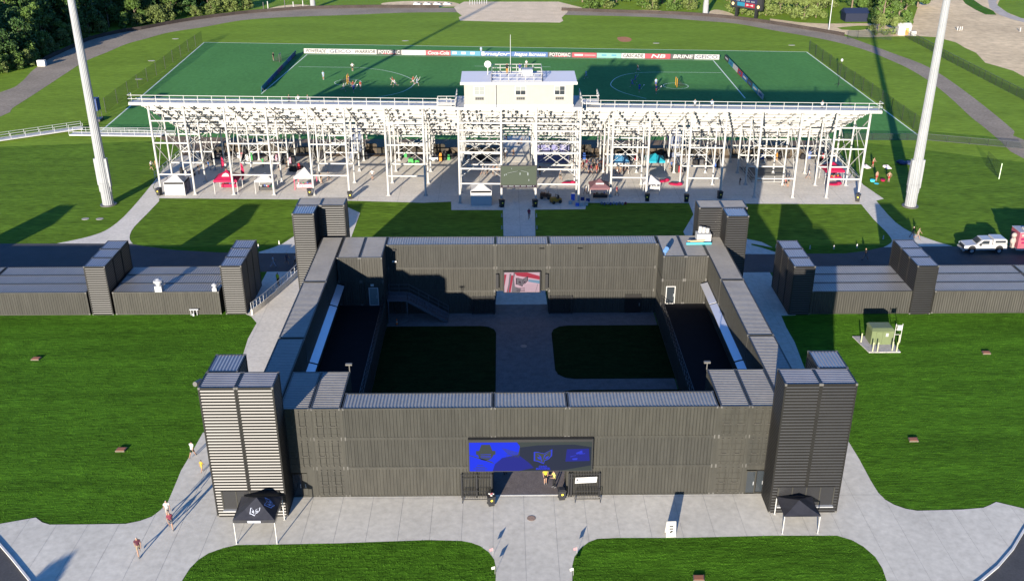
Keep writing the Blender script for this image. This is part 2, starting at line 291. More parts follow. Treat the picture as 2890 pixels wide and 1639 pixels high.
# courtyard
court = [(-15.3, .0), (15.3, .0), (15.3, 36.9), (3.05, 36.9), (3.05, 57), (-3.05, 57), (-3.05, 36.9), (-15.3, 36.9)]
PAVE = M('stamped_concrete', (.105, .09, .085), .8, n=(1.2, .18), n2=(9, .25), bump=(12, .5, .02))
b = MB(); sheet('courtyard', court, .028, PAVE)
b.box(-3.05, 3.05, -.06, .06, .02, .045); struct('threshold', b, KERB)
sheet('courtyard_path', [(-3.05, 36.95), (3.05, 36.95), (2.5, 57.2), (-2.2, 57.2)], .033, CONC)
CGR = M('courtyard_shaded_grass', (.009, .017, .004), .95, spec=.03, n=(1, .3), n2=(5, .4), bump=(6, 1, .08), stretch=(.5, 1.5, 1))  # much darker than the outer lawns: courtyard shade put into the colour
def rrect(x0, x1, y0, y1, r):
    out = []
    for cx, cy, a0 in ((x1-r, y1-r, 0), (x0+r, y1-r, 90), (x0+r, y0+r, 180), (x1-r, y0+r, 270)):
        out += [(cx+r*math.cos(math.radians(a0+t)), cy+r*math.sin(math.radians(a0+t))) for t in (0, 30, 60, 90)]
    return out
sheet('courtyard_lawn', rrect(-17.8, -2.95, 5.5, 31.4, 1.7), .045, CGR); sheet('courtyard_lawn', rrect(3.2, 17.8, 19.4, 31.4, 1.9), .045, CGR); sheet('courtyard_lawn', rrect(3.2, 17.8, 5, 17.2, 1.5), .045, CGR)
# ------------------------------------------------------------------ grass blades on the near lawns
def inside(P, X, Y):
    r = np.zeros(len(X), bool); n = len(P)
    for i in range(n):
        x1, y1 = P[i]; x2, y2 = P[(i+1) % n]
        c_ = ((y1 > Y) != (y2 > Y)) & (X < (x2-x1)*(Y-y1)/(y2-y1+1e-12)+x1); r ^= c_
    return r
def blades(name, poly, dens, h, hole=None, mat=None):
    xs = [p[0] for p in poly]; ys = [p[1] for p in poly]; A = (max(xs)-min(xs))*(max(ys)-min(ys)); n = int(A*dens)
    X = rng.uniform(min(xs), max(xs), n); Y = rng.uniform(min(ys), max(ys), n); k = inside(poly, X, Y); X, Y = X[k], Y[k]; n = len(X)
    a = rng.uniform(0, math.pi, n); X = X+rng.normal(0, .035, n); Y = Y+rng.normal(0, .035, n); ww = rng.uniform(.015, .045, n); hh = h*rng.uniform(.5, 1.25, n); lx = rng.normal(0, .03, n); ly = rng.normal(.0, .03, n)
    V = np.zeros((n, 3, 3)); V[:, 0] = np.stack([X-np.cos(a)*ww, Y-np.sin(a)*ww, np.zeros(n)], 1); V[:, 1] = np.stack([X+np.cos(a)*ww, Y+np.sin(a)*ww, np.zeros(n)], 1); V[:, 2] = np.stack([X+lx, Y+ly, hh], 1)
    me = bpy.data.meshes.new(name); me.vertices.add(3*n); me.vertices.foreach_set('co', V.ravel()); me.loops.add(3*n); me.loops.foreach_set('vertex_index', np.arange(3*n))
    me.polygons.add(n); me.polygons.foreach_set('loop_start', np.arange(0, 3*n, 3)); me.polygons.foreach_set('loop_total', np.full(n, 3)); me.update(calc_edges=True)
    me.materials.append(mat or BLADE); o = link(name, me, None, kind='stuff'); tag(o, 'short mown green grass of the lawns around the container fort', 'grass'); return o
BLADE = M('grass_blade', (.036, .090, .0055), .85, spec=.08, n=(.22, .30), n2=(2.4, .55), stretch=(.28, 2.2, 1))
lawn_l = [(-75, 34.7), (-75, -2), (-46, -2)]+up_l+[(-30, 9.9), (-30, 25), (-30.3, 28.6), (-30.3, 34.7)]
lawn_r = [(29.6, 34), (29.7, 27), (29.2, 21.6)]+up_r+[(48, -2), (72, 0), (72, 33.8)]
blades('grass', lawn_bl, 90, .055); blades('grass', lawn_br, 90, .055); blades('grass', lawn_l, 50, .05); blades('grass', lawn_r, 50, .05)
# ------------------------------------------------------------------ shipping containers
H9 = 2.877
def corr_panel(L, Wd, depth, pitch=.278):
    """unit panel: spans x 0..L (ribs repeat along x), y 0..Wd, outer face +z; ribs are real folds"""
    n = max(1, round(L/pitch)); p = L/n; prof = [(0, 0), (.17*p, 0), (.5*p, -depth), (.67*p, -depth), (p, 0)] if depth == .0386 else [(0, 0), (.25*p, 0), (.5*p, -depth), (.75*p, -depth), (p, 0)]
    xs = [(0., 0.)]
    for i in range(n): xs += [(i*p+a, d) for a, d in prof[1:]]
    v = []; f = []
    for x, z in xs: v += [(x, 0, z), (x, Wd, z)]
    for i in range(len(xs)-1): f.append((2*i, 2*i+2, 2*i+3, 2*i+1))
    return v, f
PC = {}
def panel_mesh(kind, A, B, depth, mat):
    k = (kind, round(A, 2), round(B, 2), depth, mat.name)
    if k not in PC:
        v, f = corr_panel(A, B, depth); mb = MB(); mb.add(v, f); PC[k] = mb.mesh(kind, mat)
    return PC[k]
def door_mesh(mats, Wd, H):
    k = ('door', Wd, H, mats[0].name)
    if k in PC: return PC[k]
    mb = MB(); mb.box(0, Wd, 0, H, -.05, 0)                      # local x width, y height, z out
    for i in range(4): mb.box(.08, Wd-.08, .25+i*H/4.6, .33+i*H/4.6, 0, .03)
    for x in (.28*Wd, .74*Wd):
        mb.cyl((x, .02, .06), (x, H-.02, .06), .022, n=6)
        for y in (.1, H*.42, H-.1): mb.box(x-.05, x+.05, y-.05, y+.05, 0, .075, 1)
    mb.box(.28*Wd, .62*Wd, H*.42-.02, H*.42+.03, .075, .1, 1)
    PC[k] = mb.mesh('door_leaf', mats); return PC[k]
def frame_mesh(L, W_, H, mat):
    k = ('frame', L, W_, H, mat.name)
    if k in PC: return PC[k]
    mb = MB(); t = .13
    for y in (0, W_-t):
        for z in (0, H-t): mb.box(t, L-t, y, y+t, z, z+t)
    for x in (0, L-t):
        for y in (0, W_-t): mb.box(x, x+t, y, y+t, .17, H-.17)
        for z in (0, H-t): mb.box(x, x+t, t, W_-t, z, z+t)
    for x in (-.012, L-.168):
        for y in (-.012, W_-.148):
            for z in (-.0, H-.17): mb.box(x, x+.18, y, y+.16, z, z+.17, 1)
    PC[k] = mb.mesh('shipping_container', [mat, CAST]); return PC[k]
def container(root, M4, L=12.19, W_=2.438, H=H9, mat=PAINT, roof=ROOF, faces='lrbfto', doors=None, dep=.036, label=None, castmat=None):
    """M4 maps container space (x length, y width, z height) to world. faces: l y=0, r y=W, b x=0, f x=L, t top, o bottom"""
    if mat is PAINT: mat = random.choice(PAINTV)
    o = link('shipping_container', frame_mesh(L, W_, H, mat), root); RI = Matrix.Translation(-root.location); o.matrix_basis = RI @ M4
    if label: o['label'] = label
    t = .13; ins = .012
    def pnl(kind, A, B, org, ex, ey, m, d=dep):
        ez = ex.cross(ey); me = panel_mesh(kind, A, B, d, m); c_ = link(kind, me, o)
        c_.matrix_basis = Matrix(((ex.x, ey.x, ez.x, org[0]), (ex.y, ey.y, ez.y, org[1]), (ex.z, ey.z, ez.z, org[2]), (0, 0, 0, 1)))
    X, Y, Z = Vector((1, 0, 0)), Vector((0, 1, 0)), Vector((0, 0, 1))
    if 'l' in faces: pnl('side_panel', L-2*t, H-2*t, (t, ins, t), X, Z, mat)            # faces -y
    if 'r' in faces: pnl('side_panel', L-2*t, H-2*t, (L-t, W_-ins, t), -X, Z, mat)
    for fc, xx, sg in (('b', ins, -1), ('f', L-ins, 1)):
        if fc in faces:
            if doors and fc in doors:
                for k in (0, 1):
                    dw = (W_-2*t)/2-.012; me = door_mesh([mat, PAINTL], dw, H-2*t); c_ = link('door_leaf', me, o)
                    ex, ey = (Y*sg, Z); ez = ex.cross(ey); y0 = t+.006+k*(dw+.012) if sg > 0 else W_-t-.006-k*(dw+.012)
                    c_.matrix_basis = Matrix(((ex.x, ey.x, ez.x, xx), (ex.y, ey.y, ez.y, y0), (ex.z, ey.z, ez.z, t), (0, 0, 0, 1)))
            elif sg < 0: pnl('end_panel', W_-2*t, H-2*t, (xx, W_-t, t), -Y, Z, roof if 'v' in faces else mat)
            else: pnl('end_panel', W_-2*t, H-2*t, (xx, t, t), Y, Z, roof if 'v' in faces else mat)
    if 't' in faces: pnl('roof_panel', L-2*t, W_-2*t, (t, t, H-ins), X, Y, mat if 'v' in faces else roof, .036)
    if 'o' in faces: pnl('floor_panel', L-2*t, W_-2*t, (t, W_-t, ins), X, -Y, mat, .03)
    return o
PAINTL = M('container_locking_gear', (.045, .042, .036), .5, spec=.3)
def mx(x, y, z): return Matrix.Translation((x, y, z))                                            # along X, front face -Y
def my(x, y, z): return Matrix.Translation((x, y, z)) @ Matrix.Rotation(math.pi/2, 4, 'Z')      # along +Y, x is its right side
def mzA(x, y, z): return Matrix(((0, 0, -1, x), (0, 1, 0, y), (1, 0, 0, z), (0, 0, 0, 1)))       # upright, 2.9 wide in -X
def mzB(x, y, z): return Matrix(((0, 1, 0, x), (0, 0, 1, y), (1, 0, 0, z), (0, 0, 0, 1)))        # upright, 2.44 wide in +X
fort = thing('container_fort', 'large square fort of stacked dark grey shipping containers around a shaded courtyard', 'building', (0, 18.5, 0))
g12 = .05; C1 = 15.24
for lv in range(3):
    z = lv*H9
    for Y0, fc in ((0, 'lrt'), (34.66, 'lrt')):
        container(fort, mx(-C1, Y0, z), faces=fc if lv == 2 else 'lr'+('bf' if lv == 0 else '')); container(fort, mx(3.05, Y0, z), faces=fc if lv == 2 else 'lr'+('bf' if lv == 0 else ''))
        if lv: container(fort, mx(-2.97, Y0, z), L=5.94, faces='lrt' if lv == 2 else 'lro')
    for sx in (-1, 1):
        for i in range(2):                                                                        # corner blocks
            xr = (C1+.1+(i+1)*2.49) if sx > 0 else -(C1+.1+i*2.49)
            dr = 'b' if not (lv == 0 and ((sx > 0 and i == 1) or (sx < 0 and i == 1))) else None
            container(fort, my(xr, 0, z), L=6.06, faces='lrbft' if lv == 2 else ('lrbf' if dr else 'lrf'), doors=dr)
            container(fort, my(xr, 31.04, z), L=6.06, faces='lrbft' if lv == 2 else 'lrbf')
            if lv == 0:
                for k in range(2): container(fort, my(xr, 6.2+k*12.41, z), faces='lrt', roof=DECK)
        for k in range(3):
            container(fort, my(22.8 if sx > 0 else -20.36, .02+k*12.41, z), faces='lrbft' if lv == 2 else 'lrbf')
for yy, sg in ((-.03, 1), (34.63, 1)):
    for xs_, z0_ in ((-3.01, H9), (3.01, H9), (-15.29, 0), (15.29, 0))+(((-17.83, 0), (17.83, 0)) if yy < 1 else ()):
        b = MB(); b.box(xs_-.11, xs_+.11, yy, yy+.05, z0_+.02, 3*H9-.03); wpart('seam_plate', b, PAINT, fort)
# gate soffit, doors and details of the fort
b = MB(); b.box(-3.0, 3.0, .02, 2.42, 2.84, 2.87); wpart('gate_soffit', b, PAINTD, fort)
def door(root, x0, x1, y, z0, h, leaf, glass, sgn=-1, name='door'):
    b = MB(); t = .09; b.box(x0, x0+t, y, y+.06, z0, z0+h); b.box(x1-t, x1, y, y+.06, z0, z0+h); b.box(x0+t, x1-t, y, y+.06, z0+h-t, z0+h); b.box(x0+t, x1-t, y, y+.06, z0, z0+.08)
    d = wpart(name, b, leaf, root); b = MB(); b.box(x0+t, x1-t, y+.02, y+.05, z0+.08, z0+h-t); wpart('pane', b, glass, d)
    b = MB(); b.box(x1-t-.12, x1-t-.07, y-.06, y-.0, z0+.9, z0+1.25); wpart('handle', b, STEEL, d); return d
container_y = 0
b = MB(); b.box(17.92, 18.1, -.01, .1, .0, H9); b.box(19.75, 20.3, -.01, .1, 0, H9); b.box(18.1, 19.75, -.01, .1, 2.45, H9); wpart('door_surround', b, PAINT, fort)
b = MB(); b.box(-20.3, -20.0, -.01, .1, .0, H9); b.box(-18.55, -17.92, -.01, .1, 0, H9); b.box(-20.0, -18.55, -.01, .1, 2.45, H9); wpart('door_surround', b, PAINT, fort)
door(fort, 18.1, 18.95, .0, .03, 2.3, PAINT, GLASSD); door(fort, 18.97, 19.75, .1, .03, 2.3, PAINTD, GLASSD); door(fort, -19.9, -19.0, .05, .03, 2.3, PAINTD, GLASSD); door(fort, -18.98, -18.58, .05, .03, 2.3, PAINT, PAINT)
door(fort, 11.9, 13.75, 34.57, .03, 2.35, PAINTD, PAINTD); d = door(fort, -17.0, -15.95, 30.95, 2.9, 2.15, STEEL, M('grey_door_paint', (.10, .12, .12), .4)); d['label'] = 'pale grey metal door with push bar'
door(fort, 15.9, 16.95, 30.95, 2.9, 2.15, WHITE, GLASSD)
b = MB(); b.box(-16.75, -16.4, 30.9, 30.98, 5.25, 5.5); wpart('exit_sign', b, WHITE, fort)
for sx in (-1, 1):                                                                               # bar hatches propped open over the roof deck
    for y0, y1 in ((13.0, 25.1), (25.35, 30.4), (6.6, 12.75)):
        b = MB(); x0 = sx*20.3; x1 = sx*19.55
        b.add([(x0, y0, 5.72), (x1, y0, 5.5), (x1, y1, 5.5), (x0, y1, 5.72), (x0, y0, 5.77), (x1, y0, 5.55), (x1, y1, 5.55), (x0, y1, 5.77)], [(0, 1, 2, 3), (7, 6, 5, 4), (0, 4, 5, 1), (1, 5, 6, 2), (2, 6, 7, 3), (3, 7, 4, 0)])
        wpart('awning', b, M('awning_sheet', (.50, .50, .52), .3, .5), fort)
        b = MB(); b.box(min(sx*20.33, sx*20.37), max(sx*20.33, sx*20.37), y0+.2, y1-.2, 3.9, 5.5); wpart('serving_hatch', b, BLACK, fort)
    b = MB(); xx = sx*15.42
    for i in range(27):
        y = 6.3+i*24.6/26; b.box(xx-.03, xx+.03, y-.03, y+.03, 2.85, 3.95)
    for z in (3.95, 3.6, 3.25): b.box(xx-.02, xx+.02, 6.25, 31, z-.02, z+.02)
    wpart('deck_railing', b, BLACK, fort)
    b = MB(); b.box(min(sx*15.5, sx*20.28), max(sx*15.5, sx*20.28), 6.25, 30.9, 2.885, 2.905); wpart('deck_surface', b, DECK, fort)
    b = MB(); b.cyl((sx*15.4, 6.1, 8.6), (sx*15.4, 6.1, 9.3), .05); b.box(sx*15.4-.3, sx*15.4+.25, 5.95, 6.2, 9.25, 9.4); wpart('camera_mast', b, CAST, fort)
    b = MB(); b.box(sx*2.82-.16, sx*2.82+.16, 34.25, 34.55, 3.35, 5.1); wpart('loudspeaker', b, BLACK, fort)
b = MB(); b.cyl((15.6, 31.3, 8.63), (15.6, 31.3, 9.2), .04); b.cyl((15.6, 31.4, 9.1), (15.7, 31.1, 9.5), .3, .25, 10); wpart('satellite_dish', b, M('blue_dish', (.08, .16, .3), .4), fort)
for x in (-14.4, 2.2, 6.5): b = MB(); b.box(x-.25, x+.25, 34.4, 34.62, 6.6 if x < 0 else 8.1, 6.75 if x < 0 else 8.2); wpart('wall_lamp', b, WHITE if x < 0 else PAINTD, fort)
b = MB(); b.box(-14.55, -14.2, 34.4, 34.62, 8.0, 8.15); wpart('wall_lamp', b, BLACK, fort)
# stairs in the courtyard
st = thing('steel_stair', 'dark steel stair with handrails against the shaded far courtyard wall', 'stairs', (-12, 33, 0))
b = MB(); b.box(-15.2, -12.9, 32.3, 34.4, 2.72, 2.84); wpart('landing', b, STEELD := M('dark_steel', (.09, .09, .1), .5, .3), st)
for yy in (32.3, 34.35):
    b = MB(); b.bar((-12.9, yy, 2.78), (-8.5, yy, .1), .06, .3); wpart('stringer', b, STEELD, st)
    b = MB()
    for zo in (1.05, .55): b.bar((-15.2, yy, 2.84+zo), (-12.9, yy, 2.84+zo), .05); b.bar((-12.9, yy, 2.84+zo), (-8.5, yy, .15+zo), .05)
    for i in range(3): b.bar((-15.2+i*1.15, yy, 2.8), (-15.2+i*1.15, yy, 3.9), .05)
    for i in range(5): t = i/4; b.bar((-12.9+4.4*t, yy, 2.75-2.68*t), (-12.9+4.4*t, yy, 3.9-2.7*t), .05)
    wpart('handrail', b, STEELD, st)
for i in range(15):
    b = MB(); t = (i+.5)/15; b.box(-12.9+4.4*t-.14, -12.9+4.4*t+.14, 32.33, 34.32, 2.8-2.7*t, 2.84-2.7*t); wpart('tread', b, STEELD, st)
for x in (-15.1, -13.0): b = MB(); b.box(x-.05, x+.05, 32.3, 32.4, 0, 2.72); wpart('leg', b, STEELD, st)
b = MB(); b.cyl((0, 0, 0), (0, 0, .05), .2, n=8, m=0); b.cyl((0, 0, .05), (0, 0, .7), .13, .04, 10, 1); b.cyl((0, 0, .3), (0, 0, .42), .1, .085, 10, 2)
o = wthing('traffic_cone', b, [BLACK, M('cone_orange', (.6, .12, .02), .5), WHITE], 'small striped traffic cone standing by the courtyard stair', 'traffic cone', (0, 0, 0)); o.location = (-14.2, 31.9, .03)
# corner towers of upright containers
def tower(name, label, specs, group='corner towers of upright containers', hull=PAINTD):
    x, y = specs[0][1:3]; t = thing(name, label, 'tower', (x, y, 0), group)
    for s in specs: container(t, s[0](s[1], s[2], 0.0), L=s[3], H=s[4], mat=hull, roof=s[5], faces='lrftov', dep=.0386)
    return t
def tower_base(t, x0, x1, y):                                                                    # ticket windows at the foot
    b = MB(); b.box(x0, x1, y-.07, y-.025, .85, 2.62); wd = wpart('window', b, BLACK, t)
    b = MB(); b.box(x0+.05, x1-.05, y-.35, y-.08, .78, .86); wpart('counter', b, STEEL, t)
    for k in range(5):
        xx = x0+.08+k*(x1-x0-.16)/4; b = MB(); b.box(xx-.04, xx+.04, y-.1, y-.072, .86, 2.62); wpart('mullion', b, PAINT, t)
tA = tower('corner_tower', 'tall corner tower of upright containers at front left with bright horizontal ribs', [(mzA, -22.72, -2.62, 12.19, 2.88, ROOFT), (mzA, -19.82, -2.62, 12.19, 2.88, ROOFT), (mzB, -25.55, -.12, 12.19, 2.88, ROOFT)])
tB = tower('corner_tower', 'tall corner tower of upright containers at front right with dark ribs', [(mzA, 22.33, -2.62, 12.19, 2.82, ROOFT), (mzA, 25.15, -2.62, 12.19, 2.82, ROOFT), (mzB, 22.75, -.12, 12.19, 2.88, ROOFT)])
tower_base(tA, -25.0, -20.3, -2.62); tower_base(tB, 20.0, 24.7, -2.62)
tC = tower('corner_tower', 'tall corner tower of upright containers at rear left of the fort', [(mzB, -25.6, 35.2, 12.19, 2.7, ROOFT), (mzA, -22.9, 37.95, 12.19, 2.75, ROOF), (mzA, -20.15, 37.95, 12.19, 2.75, ROOF)])
tD = tower('corner_tower', 'tall corner tower of upright containers at rear right of the fort', [(mzB, 22.6, 33.8, 12.19, 2.7, ROOFT), (mzA, 22.75, 36.55, 12.19, 2.75, ROOF), (mzA, 25.5, 36.55, 12.19, 2.75, ROOF)])
b = MB(); b.cyl((-25.75, -1.2, 11.9), (-26.0, -1.9, 12.1), .28, .2, 10); wpart('dish', b, CAST, tA)
# side buildings and their small towers
def side_building(label, x0, n, y0, z=H9):
    t = thing('container_building', label, 'building', (x0+6*n, y0+3.6, 0), 'low container buildings beside the fort')
    for k in range(n):
        for j in range(3): container(t, mx(x0+k*12.4, y0+j*2.47, 0), faces='lrtbf' if j in (0, 2) else 'tbf', roof=ROOF)
    return t
sbs = [side_building('low building of three side by side containers left of the fort with two roof vents', -46.95, 1, 34.85),
       side_building('long low container building at the left edge behind the lawn', -74.5, 2, 34.85),
       side_building('low building of three side by side containers right of the fort behind the transformer', 33.2, 1, 34.0),
       side_building('long low container building at the right edge behind the lawn', 47.4, 2, 34.0)]
for lab, x, y in (('short black container tower nearest the fort on the left', -34.25, 34.8), ('short black container tower between the two left roofs', -49.65, 34.8), ('short black container tower beyond the left edge', -77.2, 34.8),
                  ('short black container tower nearest the fort on the right', 30.75, 33.8), ('short black container tower between the two right roofs', 44.75, 33.8), ('short black container tower beyond the right edge', 72.4, 33.8)):
    tower('short_tower', lab, [(mzB, x, y+k*2.64, 6.1, 2.591, ROOFT) for k in range(3)], 'short container towers')
for lab, px, py, s in (('silver mushroom roof vent on the left low building', 400, 728, 1.0), ('smaller silver roof vent beside the short tower', 539, 728, .62)):
    x, y = G(px, py, 2.9); t = thing('roof_vent', lab, 'vent', (x, y, 2.88), 'roof vents')
    b = MB(); b.box(x-.4*s, x+.4*s, y-.4*s, y+.4*s, 2.88, 2.88+.7*s); wpart('curb', b, STEEL, t)
    b = MB(); b.cyl((x, y, 2.88+.7*s), (x, y, 2.88+1.1*s), .3*s, n=12); b.cyl((x, y, 2.88+1.1*s), (x, y, 2.88+1.35*s), .55*s, .5*s, 14); b.cyl((x, y, 2.88+1.35*s), (x, y, 2.88+1.5*s), .35*s, .1, 12); wpart('cowl', b, STEEL, t)
b = MB()
for x in (-38.2, -37.9, -37.5): b.cyl((x, 34.6, 0), (x, 34.6, .8), .05)
b.box(-38.3, -37.3, 34.5, 34.7, .7, .82); b.box(-38.0, -37.8, 34.4, 34.6, 0, .3)
wthing('gas_meter', b, STEEL, 'tangle of meter pipes at the foot of the left low building', 'meter', (-37.8, 34.6, 0))
# ------------------------------------------------------------------ screens and gate
def quad3(b, pts, y, m): b.add([(x, y, z) for x, z in pts], [tuple(range(len(pts)))], m)
OHIO = [(-1, .62), (-.55, .62), (-.25, .5), (.1, .42), (.45, .62), (1, .95), (.98, .1), (.6, -.35), (.2, -.55), (.1, -.95), (-.25, -.8), (-.6, -.62), (-1, -.55)]
def emblem(name, parent, c, s, plane, mats, off=.006):
    """fox-face like state shaped crest: outline, fill and bright strokes; plane(u,v,w) maps to world"""
    o = None
    for k, (sc, mat) in enumerate(((1.12, mats[0]), (.95, mats[1]))):
        b = MB(); b.add([plane(c[0]+u*s*sc, c[1]+v*s*sc, off*(k+1)) for u, v in OHIO], [tuple(range(len(OHIO)))]); q = wpart(name if k == 0 else 'crest_fill', b, mat, parent if k == 0 else o); o = q if k == 0 else o
    b = MB()
    for st_ in ([(-.75, .45), (-.45, .1), (-.2, -.65), (-.1, -.75), (-.25, .05)], [(.8, .65), (.3, .25), (.05, -.4), (-.05, -.75), (.15, .25)], [(-.7, .0), (-.35, -.1), (-.3, -.4), (-.6, -.3)], [(.7, .1), (.4, .0), (.2, -.3), (.55, -.25)]):
        b.add([plane(c[0]+u*s, c[1]+v*s, off*3) for u, v in st_], [tuple(range(len(st_)))])
    wpart('crest_strokes', b, mats[0], o); return o
E_B = M('screen_blue', (.0, .0, .0), .6, spec=.1, emit=((.003, .035, .95), .24)); E_B2 = M('screen_mid_blue', (0, 0, 0), .6, spec=.1, emit=((.01, .02, .35), .2))
E_DK = M('screen_dark', (.004, .006, .006), .6, spec=.15, emit=((.05, .07, .075), .08)); E_BL = M('screen_light_blue', (0, 0, 0), .4, emit=((.03, .06, .9), .2))
t = thing('led_screen', 'wide blue video screen hung over the front gate', 'screen', (0, -.3, 2.6))
b = MB(); b.box(-5.1, 5.15, -.42, -.05, 2.72, 5.85); wpart('housing', b, BLACK, t)
ys = -.425
b = MB(); quad3(b, [(-5.0, 2.8), (5.05, 2.8), (5.05, 5.6), (-5.0, 5.6)], ys, 0); pic = wpart('picture', b, E_DK, t)
b = MB(); quad3(b, [(-5.0, 2.8), (-3.1, 2.8), (-2.9, 3.5), (-2.3, 4.1), (-1.0, 4.4), (-.85, 5.2), (-1.1, 5.6), (-5.0, 5.6)], ys-.004, 0); wpart('blue_field', b, E_B, pic)
b = MB(); quad3(b, [(-3.1, 2.8), (-.9, 2.8), (.3, 3.1), (-.1, 3.6), (-1.0, 4.4), (-2.3, 4.1), (-2.9, 3.5)], ys-.004, 0); quad3(b, [(2.9, 3.7), (4.9, 3.75), (4.8, 4.95), (3.0, 4.9)], ys-.004, 0); quad3(b, [(.45, 2.9), (1.7, 2.9), (1.6, 3.1), (1.25, 3.3), (.9, 3.3), (.6, 3.1)], ys-.004, 0); wpart('glow_shape', b, E_B2, pic)
E_B3 = M('screen_dim_blue', (0, 0, 0), .6, spec=.1, emit=((.030, .050, .12), .12)); b = MB()
b.add([(-.9, ys-.002, 2.82), (2.6, ys-.002, 2.82), (5.0, ys-.002, 3.3), (5.0, ys-.002, 5.1), (3.6, ys-.002, 5.35), (.6, ys-.002, 5.3), (-.85, ys-.002, 5.1)], [tuple(range(7))])
wpart('glow_halo', b, E_B3, pic)
b = MB()
quad3(b, [(-4.45, 4.8), (-4.2, 4.8), (-4.1, 5.1), (-4.0, 5.4), (-3.3, 5.4), (-3.2, 5.1), (-3.1, 4.8), (-2.85, 4.8), (-2.85, 4.45), (-3.0, 4.4), (-3.15, 4.1), (-3.4, 3.9), (-3.7, 3.85), (-4.0, 3.9), (-4.2, 4.1), (-4.3, 4.4), (-4.45, 4.45)], ys-.008, 0)
for z in (5.3, 3.95): pass
for i in range(5): quad3(b, [(-2.3+i*.1, 5.05-i*.13), (-.95, 4.6-i*.1), (-.95, 4.56-i*.1), (-2.3+i*.1, 5.0-i*.13)], ys-.008, 0)
for i in range(9): b.bar((-2.0+i*.12, ys-.01, 4.45), (-1.9+i*.12, ys-.01, 4.1), .02)
quad3(b, [(-5.0, 4.4), (-3.2, 3.75), (-3.0, 3.6), (-3.0, 3.55), (-5.0, 4.34)], ys-.008, 0)
for z, w_ in ((3.4, .5), (3.2, .75), (3.05, 1.15), (2.9, .8)):
    n = int(w_*16)
    for i in range(n): x = -4.1-w_/2+i*w_/n; b.box(x, x+w_/n*.6, ys-.012, ys-.008, z-.05, z+.04)
wpart('badge', b, E_DK, pic)
b = MB()
for z in (4.45, 4.28, 4.15): quad3(b, [(-4.1, z), (-3.2, z+.03), (-3.25, z-.03), (-4.05, z-.04)], ys-.012, 0)
quad3(b, [(3.75, 4.55), (4.25, 4.8), (4.3, 4.5), (3.8, 4.4)], ys-.01, 0); quad3(b, [(3.3, 4.2), (3.75, 4.32), (3.75, 4.28), (3.3, 4.14)], ys-.01, 0); quad3(b, [(4.0, 4.42), (4.5, 4.52), (4.5, 4.46), (4.0, 4.38)], ys-.01, 0); quad3(b, [(3.45, 4.0), (3.9, 4.05), (3.85, 3.85), (3.5, 3.85)], ys-.01, 0)
wpart('bright_strokes', b, E_BL, pic)
emblem('crest', pic, (1.05, 4.2), .68, lambda u, v, w_: (u, ys-.004-w_, v), (E_BL, E_DK))
text('lettering', 'OHIO', E_BL, pic, (1.05-t.location.x, ys-.012-t.location.y, 3.22-t.location.z), .26); text('lettering', 'MACHINE', E_BL, pic, (1.05, ys-.012+.3, 3.0-2.6), .26)
E_R = M('screen_red', (0, 0, 0), .4, emit=((.50, .03, .07), .22)); E_P = M('screen_pink', (0, 0, 0), .4, emit=((.75, .50, .58), .22)); E_G = M('screen_grey', (0, 0, 0), .4, emit=((.22, .19, .22), .22)); E_LB = M('screen_sky', (0, 0, 0), .4, emit=((.2, .35, .5), .22)); E_D2 = M('screen_ink', (0, 0, 0), .4, emit=((.06, .03, .06), .2))
t = thing('video_screen', 'red and pink video screen with a crest on the far courtyard wall', 'screen', (0, 34.4, 2.7))
b = MB(); b.box(-2.12, 2.12, 34.25, 34.6, 2.82, 5.45); wpart('housing', b, BLACK, t); ys = 34.245
b = MB(); quad3(b, [(-2.0, 2.9), (2.0, 2.9), (2.0, 5.35), (-2.0, 5.35)], ys, 0); pic = wpart('picture', b, E_P, t)
b = MB(); quad3(b, [(-2, 3.6), (-1.75, 5.1), (-2, 5.1)], ys-.003, 0); quad3(b, [(-1.75, 2.9), (-1.3, 2.9), (-.95, 5.0), (-1.3, 5.0)], ys-.003, 0); quad3(b, [(-.9, 5.35), (.6, 5.35), (2.0, 4.9), (2.0, 4.45), (.8, 4.7), (-.6, 4.95)], ys-.003, 0); wpart('red_field', b, E_R, pic)
b = MB(); quad3(b, [(-1.2, 2.9), (-.2, 2.9), (-.1, 3.3), (-.8, 3.6), (-.9, 4.6), (-.75, 5.3), (-.95, 5.35)], ys-.003, 0); quad3(b, [(-1.65, 2.9), (-1.5, 2.9), (-1.2, 5.2), (-1.4, 5.2)], ys-.004, 0); wpart('grey_field', b, E_G, pic)
b = MB(); quad3(b, [(.75, 4.5), (2.0, 4.35), (2.0, 3.95), (.7, 4.2)], ys-.003, 0); wpart('sky_field', b, E_LB, pic)
b = MB()
for i in range(7): b.box(.2, 1.9, ys-.006, ys-.002, 3.0+i*.14, 3.02+i*.14)
b.bar((1.55, ys-.005, 2.92), (1.8, ys-.005, 3.9), .04); wpart('ink_lines', b, E_G, pic)
emblem('crest', pic, (.0, 4.25), .62, lambda u, v, w_: (u, ys-.004-w_, v), (E_D2, E_G))
b = MB()
for z in (3.4, 3.2, 3.03):
    for i in range(8): b.box(-.6+i*.12, -.52+i*.12, ys-.008, ys-.004, z-.05, z+.05)
wpart('ink_lines', b, E_D2, pic)
